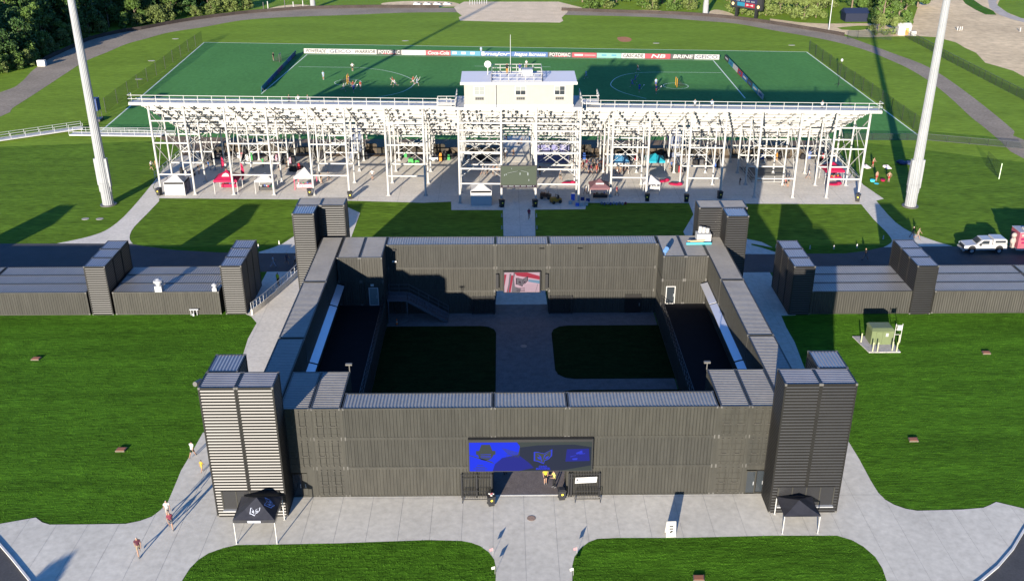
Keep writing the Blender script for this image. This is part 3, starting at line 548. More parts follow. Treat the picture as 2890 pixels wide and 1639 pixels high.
def picket(label, x0, x1, y, h, loc, n, pst):
    t = thing('gate_leaf', label, 'gate', loc, 'black picket gate leaves at the fort openings')
    for i in range(n):
        x = x0+(i+.5)*(x1-x0)/n; b = MB(); b.box(x-.016, x+.016, y-.016, y+.016, .03, h+.12); b.add([(x-.016, y-.016, h+.12), (x+.016, y-.016, h+.12), (x+.016, y+.016, h+.12), (x-.016, y+.016, h+.12), (x, y, h+.2)], [(0, 1, 4), (1, 2, 4), (2, 3, 4), (3, 0, 4)]); wpart('picket', b, BLACK, t)
    for z in (.2, h-.35, h): b = MB(); b.box(x0, x1, y-.025, y+.025, z-.025, z+.025); wpart('rail', b, BLACK, t)
    for x in pst: b = MB(); b.box(x-.06, x+.06, y-.06, y+.06, 0, h+.1); wpart('post', b, BLACK, t)
    return t
gl = picket('open black picket gate folded back left of the front gate', -5.75, -3.15, -.25, 2.3, (-4.4, -.25, 0), 20, (-5.7, -4.45, -3.2))
gr = picket('open black picket gate folded back right of the front gate with a white banner', 3.2, 5.85, -.25, 2.3, (4.5, -.25, 0), 20, (3.25, 3.45, 5.8))
picket('open black picket gate left of the far courtyard opening', -5.75, -3.15, 34.4, 2.2, (-4.4, 34.4, 0), 18, (-5.7, -3.2)); picket('open black picket gate right of the far courtyard opening', 3.15, 5.8, 34.4, 2.2, (4.4, 34.4, 0), 18, (3.2, 5.75))
t = thing('banner', 'white printed banner tied to the black picket gate', 'banner', (4.6, -.32, 1.5))
b = MB(); b.add([(3.75, -.3, 1.42), (5.55, -.3, 1.52), (5.6, -.3, 2.08), (3.8, -.3, 2.0), (3.75, -.33, 1.42), (5.55, -.33, 1.52), (5.6, -.33, 2.08), (3.8, -.33, 2.0)], [(0, 1, 2, 3), (7, 6, 5, 4), (0, 4, 5, 1), (1, 5, 6, 2), (2, 6, 7, 3), (3, 7, 4, 0)]); bn = wpart('sheet', b, WHITE, t)
b = MB(); GREYINK = M('grey_ink', (.06, .06, .07), .7)
for i in range(22): b.box(4.1+i*.06, 4.14+i*.06, -.338, -.333, 1.86, 1.94)
for i in range(9): b.box(4.12+i*.07, 4.17+i*.07, -.338, -.333, 1.7, 1.76)
b.cyl((3.95, -.34, 1.78), (3.95, -.332, 1.78), .1, n=10); wpart('print', b, GREYINK, bn)
def barricade(label, x0, x1, y):
    t = thing('crowd_barrier', label, 'barrier', ((x0+x1)/2, y, 0), 'black crowd barriers')
    b = MB(); b.bar((x0, y, .2), (x0, y, 1.0), .045); b.bar((x1, y, .2), (x1, y, 1.0), .045); b.bar((x0, y, 1.02), (x1, y, 1.02), .045); b.bar((x0, y, .2), (x1, y, .2), .045); wpart('frame', b, BLACK, t)
    for x in (x0, x1): b = MB(); b.bar((x, y-.35, 0), (x, y, .22), .04); b.bar((x, y+.35, 0), (x, y, .22), .04); wpart('foot', b, BLACK, t)
    for i in range(15): b = MB(); x = x0+(i+1)*(x1-x0)/16; b.box(x-.012, x+.012, y-.012, y+.012, .22, 1.0); wpart('bar', b, BLACK, t)
    return t
barricade('black crowd barrier standing before the left gate leaf', -5.65, -3.4, -.75); barricade('black crowd barrier standing under the white banner', 3.75, 5.85, -.8)
# ------------------------------------------------------------------ bins
def make_bin(label, loc, rz=0, full=False, wheelie=True):
    t = thing('trash_bin', label, 'bin', loc, 'black trash bins', rz); k = 1.0
    b = MB(); p0, p1 = .24, .31
    b.add([(-p0, -p0, .08), (p0, -p0, .08), (p0, p0, .08), (-p0, p0, .08), (-p1, -p1, 1.0), (p1, -p1, 1.0), (p1, p1, 1.0), (-p1, p1, 1.0)], [(0, 3, 2, 1), (0, 1, 5, 4), (1, 2, 6, 5), (2, 3, 7, 6), (3, 0, 4, 7)]); link('body', b.mesh('body', RUBBER), t)
    b = MB(); b.box(-p1-.03, p1+.03, -p1-.03, p1+.03, .98, 1.03)
    if not full: b.add([(-p1, -p1, 1.03), (p1, -p1, 1.03), (p1, p1, 1.03), (-p1, p1, 1.03), (-.2, -.2, 1.1), (.2, -.2, 1.1), (.2, .2, 1.1), (-.2, .2, 1.1)], [(0, 1, 5, 4), (1, 2, 6, 5), (2, 3, 7, 6), (3, 0, 4, 7), (4, 5, 6, 7)])
    link('lid' if not full else 'rim', b.mesh('lid', RUBBER), t)
    for s in (-1, 1): b = MB(); b.cyl((s*.2, .26, .1), (s*.27, .26, .1), .1, n=10); link('wheel', b.mesh('wheel', BLACK), t)
    b = MB(); b.cyl((0, -.292, .66), (0, -.305, .66), .09, n=10); link('sticker', b.mesh('sticker', M('yellow_sticker', (.8, .6, .05), .5)), t)
    if full:
        b = MB()
        for i in range(7): b.ell((random.uniform(-.2, .2), random.uniform(-.2, .2), 1.05+random.uniform(0, .12)), (.12, .1, .07), 6, 4, i % 2)
        link('litter', b.mesh('litter', [WHITE, M('litter_red', (.3, .08, .08), .6)]), t)
    return t
b0 = make_bin('black wheeled bin overflowing with white litter left of the front gate', (-3.25, -1.35, .03), .25, True)
b1 = make_bin('black wheeled bin with yellow sticker right of the front gate', (2.65, -.6, .03), .15)
for px, py, lab in ((400, 491, 'black bin at the left end of the grandstand slab beside the white tent'), (777, 492, 'black bin behind the rear left tower'), (878, 500, 'black bin alone at a column left of centre under the grandstand'), (1258, 520, 'black bin at the left column beside the central walk'), (1341, 520, 'black bin at the right column beside the central walk'), (1622, 505, 'black bin on the slab edge nearest the maroon tent on the right'), (1720, 507, 'black bin on the slab edge left of the rear right tower'), (1804, 499, 'black bin behind the rear right tower'), (2149, 506, 'black bin at the right end of the grandstand slab')):
    c_ = dup(b1, None, (*G(px, py), .035), random.uniform(-.4, .4)); c_['label'] = lab
    c_.scale = (1.15, 1.15, 1.15)
# ------------------------------------------------------------------ pop-up canopies
def canopy(label, x0, x1, y0, y1, h, pk, top, legm=WHITE, val=.3, walls='', wallm=None, group=None, name='canopy_tent', logo=None, inkm=None):
    cx, cy = (x0+x1)/2, (y0+y1)/2; t = thing(name, label, 'tent', (cx, cy, 0), group)
    b = MB(); c4 = [(x0, y0), (x1, y0), (x1, y1), (x0, y1)]
    mid = [((x0+x1)/2, y0+.03), (x1-.03, (y0+y1)/2), ((x0+x1)/2, y1-.03), (x0+.03, (y0+y1)/2)]
    vs = [(*p, h) for p in c4]+[(*p, h-.06) for p in mid]+[(cx, cy, pk)]+[((p[0]+cx)/2, (p[1]+cy)/2, h+(pk-h)*.42) for p in c4]
    b.add(vs, [(0, 4, 9), (4, 8, 9), (4, 10, 8), (4, 1, 10), (1, 5, 10), (5, 8, 10), (5, 11, 8), (5, 2, 11), (2, 6, 11), (6, 8, 11), (6, 12, 8), (6, 3, 12), (3, 7, 12), (7, 8, 12), (7, 9, 8), (7, 0, 9)]); wpart('roof_cloth', b, top, t)
    b = MB(); e = .012
    for (ax, ay), (bx, by) in zip(c4, c4[1:]+c4[:1]): b.add([(ax, ay, h), (bx, by, h), (bx, by, h-val), (ax, ay, h-val)], [(0, 1, 2, 3)])
    wpart('valance', b, top, t)
    for x, y in ((x0+.04, y0+.04), (x1-.04, y0+.04), (x1-.04, y1-.04), (x0+.04, y1-.04)):
        b = MB(); b.box(x-.035, x+.035, y-.035, y+.035, .04, h-.02); b.box(x-.08, x+.08, y-.08, y+.08, .03, .06); wpart('leg', b, legm, t)
    for wl in walls:
        b = MB()
        if wl == 'f': b.box(x0+.08, x1-.08, y0+.0, y0+.03, .08, h-.03)
        if wl == 'b': b.box(x0+.08, x1-.08, y1-.03, y1-.0, .08, h-.03)
        if wl == 'l': b.box(x0+.0, x0+.03, y0+.08, y1-.08, .08, h-.03)
        if wl == 'r': b.box(x1-.03, x1-.0, y0+.08, y1-.08, .08, h-.03)
        wpart('side_wall', b, (wallm or {}).get(wl, top), t)
    return t
BLKCL = M('black_canopy_cloth', (.020, .020, .024), .45, spec=.4, n=(3, .15)); INKW = M('white_print', (.35, .37, .42), .6)
t = canopy('black canopy with white crest on white legs before the front left tower', -23.25, -20.0, -6.05, -3.0, 2.35, 3.35, BLKCL, val=.28, group='black canopies at the ticket towers')
sl_ = (3.35-2.35)/1.5*.62
emblem('crest', t, (-21.62, -5.42), .34, lambda u, v, w_: (u, v, 2.36+w_+(v+6.05)*.58), (INKW, BLKCL)); emblem('crest', t, (-4.5, 20.7), .4, lambda u, v, w_: (-v, u, 2.36+w_+(-20.0+v)*.58), (M('pale_blue_print', (.15, .25, .5), .6), BLKCL))
b = MB(); b.box(-22.1, -21.1, -6.075, -6.055, 2.1, 2.28); wpart('name_strip', b, INKW, t)
t = canopy('half raised black canopy leaning at the front right tower', 19.95, 22.85, -5.3, -2.75, 1.75, 2.35, BLKCL, val=.06, group='black canopies at the ticket towers')
WHCL = M('white_canopy_cloth', (.30, .295, .29), .7); REDCL = M('red_canopy_cloth', (.21, .004, .032), .7); MARCL = M('maroon_canopy_cloth', (.10, .05, .055), .7); BLUCL = M('blue_canopy_cloth', (.045, .14, .24), .7); TEALCL = M('teal_canopy_cloth', (.008, .17, .22), .7); PRNT = M('grey_printed_wall', (.12, .11, .14), .7, n=(1.1, .7))
GT = 'tents under the grandstand'
def gx(px, py): return G(px, py)
x, y = G(414.5, 491); canopy('white walled tent at the left end of the slab with a grey printed side', x, x+3.1, y, y+3.0, 2.15, 3.1, WHCL, walls='flrb', wallm={'r': PRNT}, group=GT)
x, y = G(538.7, 487); t = canopy('bright red peaked tent with white print', x, x+3.6, y, y+3.2, 2.2, 3.4, REDCL, group=GT)
b = MB(); b.add([(x+1.2, y+.55, 2.65), (x+2.4, y+.55, 2.65), (x+2.2, y+.85, 2.95), (x+1.8, y+1.0, 3.1), (x+1.4, y+.85, 2.95)], [(0, 1, 2, 3, 4)]); wpart('printed_emblem', b, WHCL, t)
x, y = G(641, 487); canopy('white canopy over a merchandise table right of the red tent', x, x+2.9, y, y+2.9, 2.2, 3.0, WHCL, group=GT)
x, y = G(739, 476); canopy('white peaked canopy with red trim over a red table', x, x+3.0, y, y+3.0, 2.1, 3.2, WHCL, legm=M('red_frame', (.5, .03, .08), .5), group=GT)
x, y = G(1180, 515.5); canopy('white walled tent beside the central walk', x, x+3.15, y, y+2.9, 2.3, 3.15, WHCL, walls='flrb', group=GT)
x, y = G(1478, 508); t = canopy('maroon tent with white lettering at the slab edge right of the centre', x, x+3.0, y, y+3.0, 2.3, 3.3, MARCL, group=GT)
b = MB(); b.box(x+.9, x+2.1, y+.62, y+.66, 2.62, 2.86); wpart('printed_name', b, WHCL, t)
x, y = G(1611, 489); canopy('small white canopy over white coolers right of the maroon tent', x, x+2.6, y, y+2.6, 2.0, 2.8, WHCL, group=GT)
x, y = G(1528, 437); canopy('blue peaked tent far back beneath the seating', x, x+3.1, y, y+3.0, 2.2, 3.1, BLUCL, group=GT)
x, y = G(1620, 434); canopy('teal tent beneath the seating right of the blue tent', x, x+3.0, y, y+3.0, 2.0, 2.9, TEALCL, group=GT)
x, y = G(2066, 462); canopy('red tent at the right end beneath the seating', x, x+3.0, y, y+3.0, 2.2, 3.2, REDCL, group=GT)
def table(label, px, py, w_, d_, topm, h=.75, items=None, itemm=None):
    x, y = G(px, py); t = thing('folding_table', label, 'table', (x, y, 0), 'folding tables under the grandstand')
    b = MB(); b.box(x, x+w_, y, y+d_, h-.05, h); b.box(x, x+w_, y-.012, y-.002, .25, h-.05); wpart('tabletop', b, topm, t)
    for ax in (x+.08, x+w_-.08):
        for ay in (y+.06, y+d_-.06): b = MB(); b.cyl((ax, ay, .03), (ax, ay, h-.05), .02, n=6); wpart('leg', b, STEEL, t)
    if items:
        for k in range(items):
            xx = x+.15+(w_-.3)*k/items; yy = y+random.uniform(.1, d_-.25); hh = random.uniform(.08, .3)
            o = MB(); o.box(xx, xx+.22, yy, yy+.18, h, h+hh)
            wthing('merchandise_box', o, [C(*random.choice(itemm))], '%s item laid out on the %s' % (['leftmost', 'second', 'third', 'fourth', 'fifth', 'sixth', 'seventh'][k], label), 'box', (xx, yy, h), 'goods on the tables of the '+label)
    return t
pal = [(.6, .03, .06), (.7, .7, .7), (.05, .05, .06), (.1, .15, .4), (.05, .3, .15)]
table('red covered table under the red tent', 556, 474, 2.4, .8, REDCL, items=4, itemm=pal); table('black covered table under the white canopy', 650, 481, 2.3, .8, BLACK, items=7, itemm=pal)
table('red and white table under the red trimmed canopy', 745, 474, 2.3, .8, M('red_white_cloth', (.55, .25, .28), .7, n=(3, .6)), items=3, itemm=pal); table('white table under the small white canopy', 1622, 480, 1.9, .7, WHCL, items=4, itemm=[(.7, .7, .7)])
table('white table under the maroon tent', 1486, 500, 2.2, .8, BLACK, items=5, itemm=pal); table('red table under the right end tent', 2074, 455, 2.2, .8, REDCL, items=4, itemm=[(.7, .2, .03), (.6, .03, .06)])
table('long white table left of the central passage', 1170, 425, 3.2, .8, WHCL, items=6, itemm=pal); table('white table behind the crowd', 1540, 420, 2.6, .8, WHCL, items=4, itemm=pal)
# feather flags
def flag(px, py, label, h=2.6):
    x, y = G(px, py); t = thing('feather_flag', label, 'flag', (x, y, 0), 'red feather flags'); b = MB(); b.cyl((x, y, 0), (x, y, h+.3), .025, n=6); wpart('pole', b, WHITE, t)
    b = MB(); n = 8; b.add([(x+.03, y, .7)]+[(x+.03+.5*math.sin(math.pi*i/n)**.6 if i < n else x+.03, y+.05*math.sin(i), .7+(h-.5)*i/n) for i in range(n+1)]+[(x+.03, y+.03, h)], [tuple(range(n+3))]); wpart('cloth', b, REDCL, t)
flag(556.5, 433, 'red feather flag left of the red tent'); flag(608, 463, 'red feather flag right of the red tent', 3.4)
for px, py, lab, a in ((1661, 457, 'small red lounger lying on the slab in the sun', .2), (1693, 465, 'large red lounger lying near a column in the sun', -.3), (2092, 465, 'red lounger lying before the right end tent', .1), (1425, 462, 'red bean seat beside the crowd', 0)):
    x, y = G(px, py); b = MB(); b.ell((0, 0, .18), (1.15, .45, .2), 14, 6); b.ell((.7, 0, .3), (.45, .4, .25), 10, 6); b.ell((-.5, 0, .22), (.5, .42, .16), 10, 6)
    o = wthing('lounger', b, REDCL, lab, 'lounger', (0, 0, 0), 'red loungers on the slab'); o.location = (x, y, .03); o.rotation_euler.z = a
# ------------------------------------------------------------------ grandstand
XC = [-54.6, -49.4, -43.4, -37.2, -31.1, -25.6, -19.6, -13.9, -8.5, -2.3, 2.8, 9.2, 14.3, 19.7, 25.8, 30.9, 36.1, 41.9, 47.0, 51.8]
def SP(x, dy, z): return (x, 75.05-.031*x+dy, z*(1-.00053*x))
SROOT = (-1.4, 88, 0)
gs = thing('grandstand', 'white steel grandstand seen from behind with raked seating and press box', 'grandstand', SROOT)
DEC = 13.9; ROWS = 29; RUN = .765; RISE = .375; Y0 = 1.3
def deckz(dy): return DEC-.25-max(0, (dy-Y0))/RUN*RISE
rowsY = [0, 5.9, 11.8, 17.5, 22.6]
for i, x in enumerate(XC):
    for j, dy in enumerate(rowsY):
        if j == 0 and 8 <= i <= 11: continue
        z1 = deckz(dy)-.35; b = MB(); r = .17 if j == 0 else .135
        b.cyl(SP(x, dy, .06), SP(x, dy, z1), r, n=10); px_ = SP(x, dy, 0); b.box(px_[0]-.32, px_[0]+.32, px_[1]-.32, px_[1]+.32, .03, .1); b.cyl((px_[0], px_[1], .1), (px_[0], px_[1], .35), .26, .17, 8); wpart('column', b, SWHITE, gs)
    b = MB(); b.bar(SP(x, -.1, DEC-.4), SP(x, Y0, DEC-.4), .16, .3); b.bar(SP(x, Y0, DEC-.45), SP(x, rowsY[-1]+.3, deckz(rowsY[-1]+.3)-.3), .14, .2); wpart('rafter', b, SWHITE, gs)
    B1 = lambda p, q, w_, nm='side_brace': (lambda m_: (m_.bar(p, q, w_), wpart(nm, m_, SWHITE, gs)))(MB())     # one bar, one part
    for j in range(4):
        a_, c_ = rowsY[j], rowsY[j+1]; zt = deckz(c_)-.5; zb = 3.1 if j < 3 else .8
        B1(SP(x, a_, zb), SP(x, c_, zt), .07)
        if j < 3: B1(SP(x, a_, zb), SP(x, c_, zb), .07)
        if j < 2: B1(SP(x, a_, min(7.9, deckz(a_)-1)), SP(x, c_, zb), .06)
    if i in (0, 19): B1(SP(x, 0, 12.6), SP(x, 5.9, 8), .1); B1(SP(x, 0, 7.9), SP(x, 5.9, 3.1), .1); B1(SP(x, 0, 3.1), SP(x, 5.9, .3), .08)
pairs = [(0, 1), (2, 3), (4, 5), (6, 7), (8, 9), (10, 11), (12, 13), (14, 15), (16, 17), (18, 19)]
for a_, c_ in pairs:
    xa, xb = XC[a_], XC[c_]
    for j, dy in enumerate(rowsY[:4]):
        off = -3.3 if (a_ in (8, 10) and j == 0) else 0
        for z in ((3.1, 7.9, 11.2) if j == 0 else ((3.1, 7.6) if j < 3 else (3.0,))):
            if z > deckz(dy)-.8: continue
            b = MB(); b.bar(SP(xa, dy+off, z), SP(xb, dy+off, z), .14, .2); wpart('beam', b, SWHITE, gs)
    for p_, q_, w_ in ((SP(xa, 5.9, 3.1), SP(xb, 5.9, 7.6), .06), (SP(xb, 5.9, 3.1), SP(xa, 5.9, 7.6), .06), (SP(xa, 11.8, 3.1), SP(xb, 11.8, 6.6), .06), (SP(xb, 11.8, 3.1), SP(xa, 11.8, 6.6), .06), (SP(xa, 0, 7.9), SP(xa, 5.9, 10.5), .07), (SP(xb, 0, 7.9), SP(xb, 5.9, 10.5), .07)): B1(p_, q_, w_, 'cross_brace')
VOM = [(-28.4, -25.9), (-2.0, 2.5), (26.2, 28.7)]                                                  # openings in the lower rows
for k in range(ROWS):
    dy = Y0+k*RUN; z = DEC-.2-k*RISE; segs = [(-57.0, 53.0)]
    if k >= 14:
        segs = []; x = -57.0
        for v0, v1 in VOM:
            if k >= (19 if abs(v0) < 3 else 16): segs.append((x, v0)); x = v1
        segs.append((x, 53.0))
    for x0, x1 in segs:
        n = 2 if x1-x0 > 60 else 1
        for q in range(n):
            a_ = x0+(x1-x0)*q/n; c_ = x0+(x1-x0)*(q+1)/n-.01; b = MB()
            p = [SP(a_, dy, z), SP(c_, dy, z), SP(c_, dy+.50, z), SP(a_, dy+.50, z)]
            b.add(p+[(v[0], v[1], v[2]-.05) for v in p], [(0, 1, 2, 3), (7, 6, 5, 4), (0, 4, 5, 1), (1, 5, 6, 2), (2, 6, 7, 3), (3, 7, 4, 0)]); wpart('tread_plank', b, ALU, gs)
            b = MB(); dz = dy+RUN-.06; p = [SP(a_, dz, z-.04), SP(c_, dz, z-.04), SP(c_, dz+.03, z-.04), SP(a_, dz+.03, z-.04)]
            b.add(p+[(v[0], v[1], v[2]-.36) for v in p], [(0, 1, 2, 3), (7, 6, 5, 4), (0, 4, 5, 1), (1, 5, 6, 2), (2, 6, 7, 3), (3, 7, 4, 0)]); wpart('riser_plank', b, ALU, gs)
            b = MB(); b.bar(SP(a_+.2, dy+.3, z+.43), SP(c_-.2, dy+.3, z+.43), .26, .05); wpart('seat_plank', b, ALU, gs)
for k in range(2, ROWS, 3):                                                                       # purlins under every third row
    dy = Y0+k*RUN; z = DEC-.45-k*RISE; b = MB(); b.bar(SP(-56.6, dy, z), SP(52.6, dy, z), .12, .24); wpart('purlin', b, SWHITE, gs)
b = MB()
n = 60
for i in range(n+1):
    x = -56.4+i*(52.4+56.4)/n; b.bar(SP(x, Y0+.2, DEC-.4), SP(x, Y0+ROWS*RUN-.3, DEC-.4-(ROWS-.3)*RISE), .05, .22)
    for k in range(0, ROWS, 1):
        if k % 4 == 1: dy = Y0+k*RUN; z = DEC-.2-k*RISE; b.bar(SP(x, dy+.1, z-.05), SP(x, dy+.1, z-.42), .05, .10)
o = wpart('stringer', b, SWHITE, gs); o['kind'] = 'stuff'
b = MB(); p = [SP(-57.2, -.55, DEC), SP(53.2, -.55, DEC), SP(53.2, Y0, DEC), SP(-57.2, Y0, DEC)]; b.add(p+[(v[0], v[1], v[2]-.12) for v in p], [(0, 1, 2, 3), (7, 6, 5, 4), (0, 4, 5, 1), (1, 5, 6, 2), (2, 6, 7, 3), (3, 7, 4, 0)]); wpart('walkway_deck', b, ALU, gs)
b = MB(); b.bar(SP(-57.2, -.6, DEC-.12), SP(53.2, -.6, DEC-.12), .10, .34); wpart('fascia', b, SWHITE, gs)
def railing(pts, h, root, step=2.06, name='railing', mat=SWHITE, th=.07):
    for (p, q) in zip(pts, pts[1:]):
        p, q = Vector(p), Vector(q); L = (q-p).length; n = max(1, round(L/step)); b = MB()
        for zz in (h, h*.55, .12): b.bar(p+Vector((0, 0, zz)), q+Vector((0, 0, zz)), th)
        wpart('handrail', b, mat, root)
        for i in range(n+1):
            r = p.lerp(q, i/n); b = MB(); b.bar(r, r+Vector((0, 0, h)), th); wpart('post', b, mat, root)
rl = [SP(-57.2, .9, DEC), SP(-57.2, -.6, DEC), SP(-9.6, -.6, DEC)]; railing(rl, 1.2, gs); railing([SP(10.2, -.6, DEC), SP(53.2, -.6, DEC), SP(53.2, .9, DEC)], 1.2, gs)
# central frame and press box
for x in XC[8:12]:
    b = MB(); b.cyl(SP(x, -3.3, .06), SP(x, -3.3, 14.6), .17, n=10); q = SP(x, -3.3, 0); b.box(q[0]-.32, q[0]+.32, q[1]-.32, q[1]+.32, .03, .1); wpart('column', b, SWHITE, gs)
    b = MB(); b.cyl(SP(x, 1.4, .06), SP(x, 1.4, 14.4), .15, n=10); wpart('column', b, SWHITE, gs)
for z in (5.4, 9.6, 12.3):
    b = MB(); b.bar(SP(-8.5, -3.3, z), SP(9.2, -3.3, z), .14, .22); wpart('beam', b, SWHITE, gs)
for x0, x1 in ((-8.5, -2.3), (2.8, 9.2)):
    for z0, z1 in ((3.1, 7.9), (7.9, 12.3)):
        for p_, q_ in ((SP(x0, -.2, z0), SP(x1, -.2, z1)), (SP(x1, -.2, z0), SP(x0, -.2, z1)), (SP(x0, 1.4, z0+1), SP(x1, 1.4, z1+1)), (SP(x1, 1.4, z0+1), SP(x0, 1.4, z1+1))): B1(p_, q_, .06, 'cross_brace')
for x in XC[8:12]:
    for z0, z1 in ((.3, 5.4), (5.4, 9.6), (9.6, 14)): B1(SP(x, -3.3, z0), SP(x, 1.4, z1), .07, 'cross_brace'); B1(SP(x, 1.4, z0), SP(x, -3.3, z1), .06, 'cross_brace')
PBX = M('press_box_siding', (.215, .205, .178), .6, n=(1, .04)); pb = thing('press_box', 'cream clad press box on top of the grandstand', 'press box', (.2, 74.6, 14.6))
b = MB(); b.box(-8.9, 9.4, 71.7, 78.6, 14.3, 14.62); wpart('platform', b, WHITE, pb)
b = MB(); b.box(-7.55, 8.05, 72.1, 77.4, 14.95, 18.0); wpart('walls', b, PBX, pb)
b = MB(); b.box(-7.62, 8.12, 72.03, 77.47, 14.62, 14.97); wpart('base_trim', b, WHITE, pb)
for i in range(52):
    x = -7.4+i*.3
    if any(abs(x-c_) < .85 for c_ in (-5.4, .5, 6.1)): continue
    b = MB(); b.box(x-.03, x+.03, 72.075, 72.1, 15.0, 17.9); wpart('batten', b, PBX, pb)
b = MB(); b.add([(-8.05, 71.7, 17.95), (8.55, 71.7, 17.95), (8.55, 77.8, 18.2), (-8.05, 77.8, 18.2), (-8.05, 71.7, 18.25), (8.55, 71.7, 18.25), (8.55, 77.8, 18.5), (-8.05, 77.8, 18.5)], [(0, 3, 2, 1), (4, 5, 6, 7), (0, 1, 5, 4), (1, 2, 6, 5), (2, 3, 7, 6), (3, 0, 4, 7)]); rf = wpart('roof', b, M('roof_membrane', (.42, .42, .45), .6), pb)
b = MB(); b.box(-8.1, 8.6, 71.64, 71.71, 17.9, 18.3); wpart('fascia', b, WHITE, rf)
for c_, op in ((-5.4, 0), (.5, 1), (6.1, 2)):
    b = MB(); b.box(c_-.8, c_+.8, 72.04, 72.1, 16.3, 17.65); wn = wpart('window', b, WHITE, pb)
    for k in (0, 1):
        for j in (0, 1):
            dark = (op == 1 and j == 0) or (op == 2 and (k == 1 or j == 0)); b = MB(); b.box(c_-.7+k*.73, c_-.03+k*.73, 72.0, 72.045, 16.4+j*.6, 16.97+j*.6); wpart('pane', b, GLASSD if dark else M('window_blind', (.15, .16, .15), .5), wn)
    b = MB(); b.box(c_-.6, c_+.6, 71.95, 72.1, 15.65, 16.05)
    ac = wpart('air_conditioner', b, M('grille_grey', (.11, .11, .105), .5), pb)
    for k in range(4): b = MB(); b.box(c_-.55+k*.29, c_-.32+k*.29, 71.93, 71.95, 15.7, 16.0); wpart('louvre', b, M('grille_dark', (.03, .03, .03), .5), ac)
b = MB(); b.cyl((-3.1, 71.6, 14.6), (-3.1, 71.6, 18.3), .05, n=6); wpart('downpipe', b, STEEL, pb)
railing([(-8.9, 72, 14.62), (-8.9, 78.5, 14.62)], 1.1, pb, 2); railing([(-11.5, 74, 14.62), (-8.9, 74, 14.62)], 1.1, pb, 1.3); railing([(9.4, 72, 14.62), (9.4, 78.5, 14.62)], 1.1, pb, 2); railing([(9.4, 74, 14.62), (12, 74, 14.62), (12, 78, 14.62)], 1.1, pb, 1.5)
b = MB(); b.box(-11.6, -8.9, 73.9, 76.5, 14.5, 14.62); b.box(9.4, 12.1, 73.9, 76.5, 14.5, 14.62); wpart('side_landing', b, ALU, pb)
railing([(-3.6, 77.3, 18.45), (-3.6, 72.1, 18.25), (3.6, 72.1, 18.25), (3.6, 77.3, 18.45), (-3.6, 77.3, 18.45)], 1.15, pb, 1.25)
t = thing('dish_antenna', 'round white dish antenna on a mast on the press box roof', 'antenna', (-4.2, 75.8, 18.4)); b = MB(); b.cyl((-4.2, 75.8, 18.4), (-4.2, 75.8, 19.8), .06, n=8); wpart('mast', b, WHITE, t); b = MB(); b.cyl((-4.2, 75.7, 20.0), (-4.2, 75.5, 20.0), .15, .5, 16); wpart('dish', b, WHITE, t)
b = MB(); b.cyl((-.9, 76.6, 18.4), (-.9, 76.6, 24), .05, .03, 8); wthing('antenna_mast', b, WHITE, 'thin white mast rising from the middle of the press box roof', 'mast', (-.9, 76.6, 18.4))
b = MB(); b.box(.7, 2.3, 74.9, 76.4, 18.4, 19.3); b.box(.9, 2.1, 74.85, 74.9, 18.6, 19.1); wthing('equipment_case', b, [STEEL], 'grey equipment case beside the two people on the press box roof', 'case', (1.5, 75.5, 18.4))
t = thing('big_screen', 'large screen showing the game hung from the grandstand over the central walk', 'screen', (.25, 71.6, 2.7)); b = MB(); b.box(-2.45, 2.95, 71.35, 71.6, 2.6, 6.05); wpart('housing', b, BLACK, t)
ys = 71.34; b = MB(); quad3(b, [(-2.35, 2.7), (2.85, 2.7), (2.85, 5.95), (-2.35, 5.95)], ys, 0); pic = wpart('picture', b, M('screen_field', (0, 0, 0), .4, emit=((.19, .23, .15), .21)), t)
b = MB()
for (u, v, s) in ((-1.6, 4.7, .12), (-1.85, 4.6, .12), (.45, 4.8, .16), (1.6, 4.75, .2), (-.8, 5.6, .08), (1.75, 3.8, .13)): b.ell((u, ys-.01, v), (s*.5, .01, s*1.3), 6, 4)
b.bar((-1.4, ys-.01, 4.9), (.6, ys-.01, 5.3), .03); b.bar((.6, ys-.01, 5.3), (1.6, ys-.01, 5.0), .03)
wpart('player_images', b, M('screen_white', (0, 0, 0), .4, emit=((.8, .85, .8), .2)), pic)
b = MB(); b.bar((-1.2, ys-.008, 4.8), (2.2, ys-.008, 5.8), .05); wpart('shadow_image', b, M('screen_shade', (0, 0, 0), .4, emit=((.1, .12, .09), .2)), pic)
b = MB(); quad3(b, [(-2.35, 2.7), (2.85, 2.7), (2.85, 3.05), (-2.35, 3.05)], ys-.004, 0); wpart('score_strip', b, M('screen_purple', (0, 0, 0), .4, emit=((.09, .04, .08), .2)), pic)
b = MB()
for i in range(26):
    if i % 5 != 4: b.box(-2.1+i*.18, -1.98+i*.18, ys-.01, ys-.006, 2.8, 2.97)
wpart('score_marks', b, MATS['screen_white'], pic)
# passage ramp, lavender screens, fences beneath the seating
LAV = M('lavender_mesh', (.10, .10, .20), .7, n=(2.2, .35), stretch=(1, .2, 2)); BLUEG = M('blue_grey_panel', (.12, .14, .19), .6)  # BLUEG: plain blue-grey of the stair enclosures
b = MB(); b.add([(-1.9, 92, .05), (2.5, 92, .05), (2.5, 104, 1.1), (-1.9, 104, 1.1), (-1.9, 92, .0), (2.5, 92, .0), (2.5, 104, 1.0), (-1.9, 104, 1.0)], [(0, 1, 2, 3), (7, 6, 5, 4), (0, 4, 5, 1), (1, 5, 6, 2), (2, 6, 7, 3), (3, 7, 4, 0)]); rp = thing('passage_ramp', 'ramp rising through the central passage to the field', 'ramp', (.3, 98, 0)); wpart('ramp_deck', b, CONC, rp); railing([(-1.9, 92, .05), (-1.9, 104, 1.05)], 1.1, rp, 1.5); railing([(2.5, 92, .05), (2.5, 104, 1.05)], 1.1, rp, 1.5)
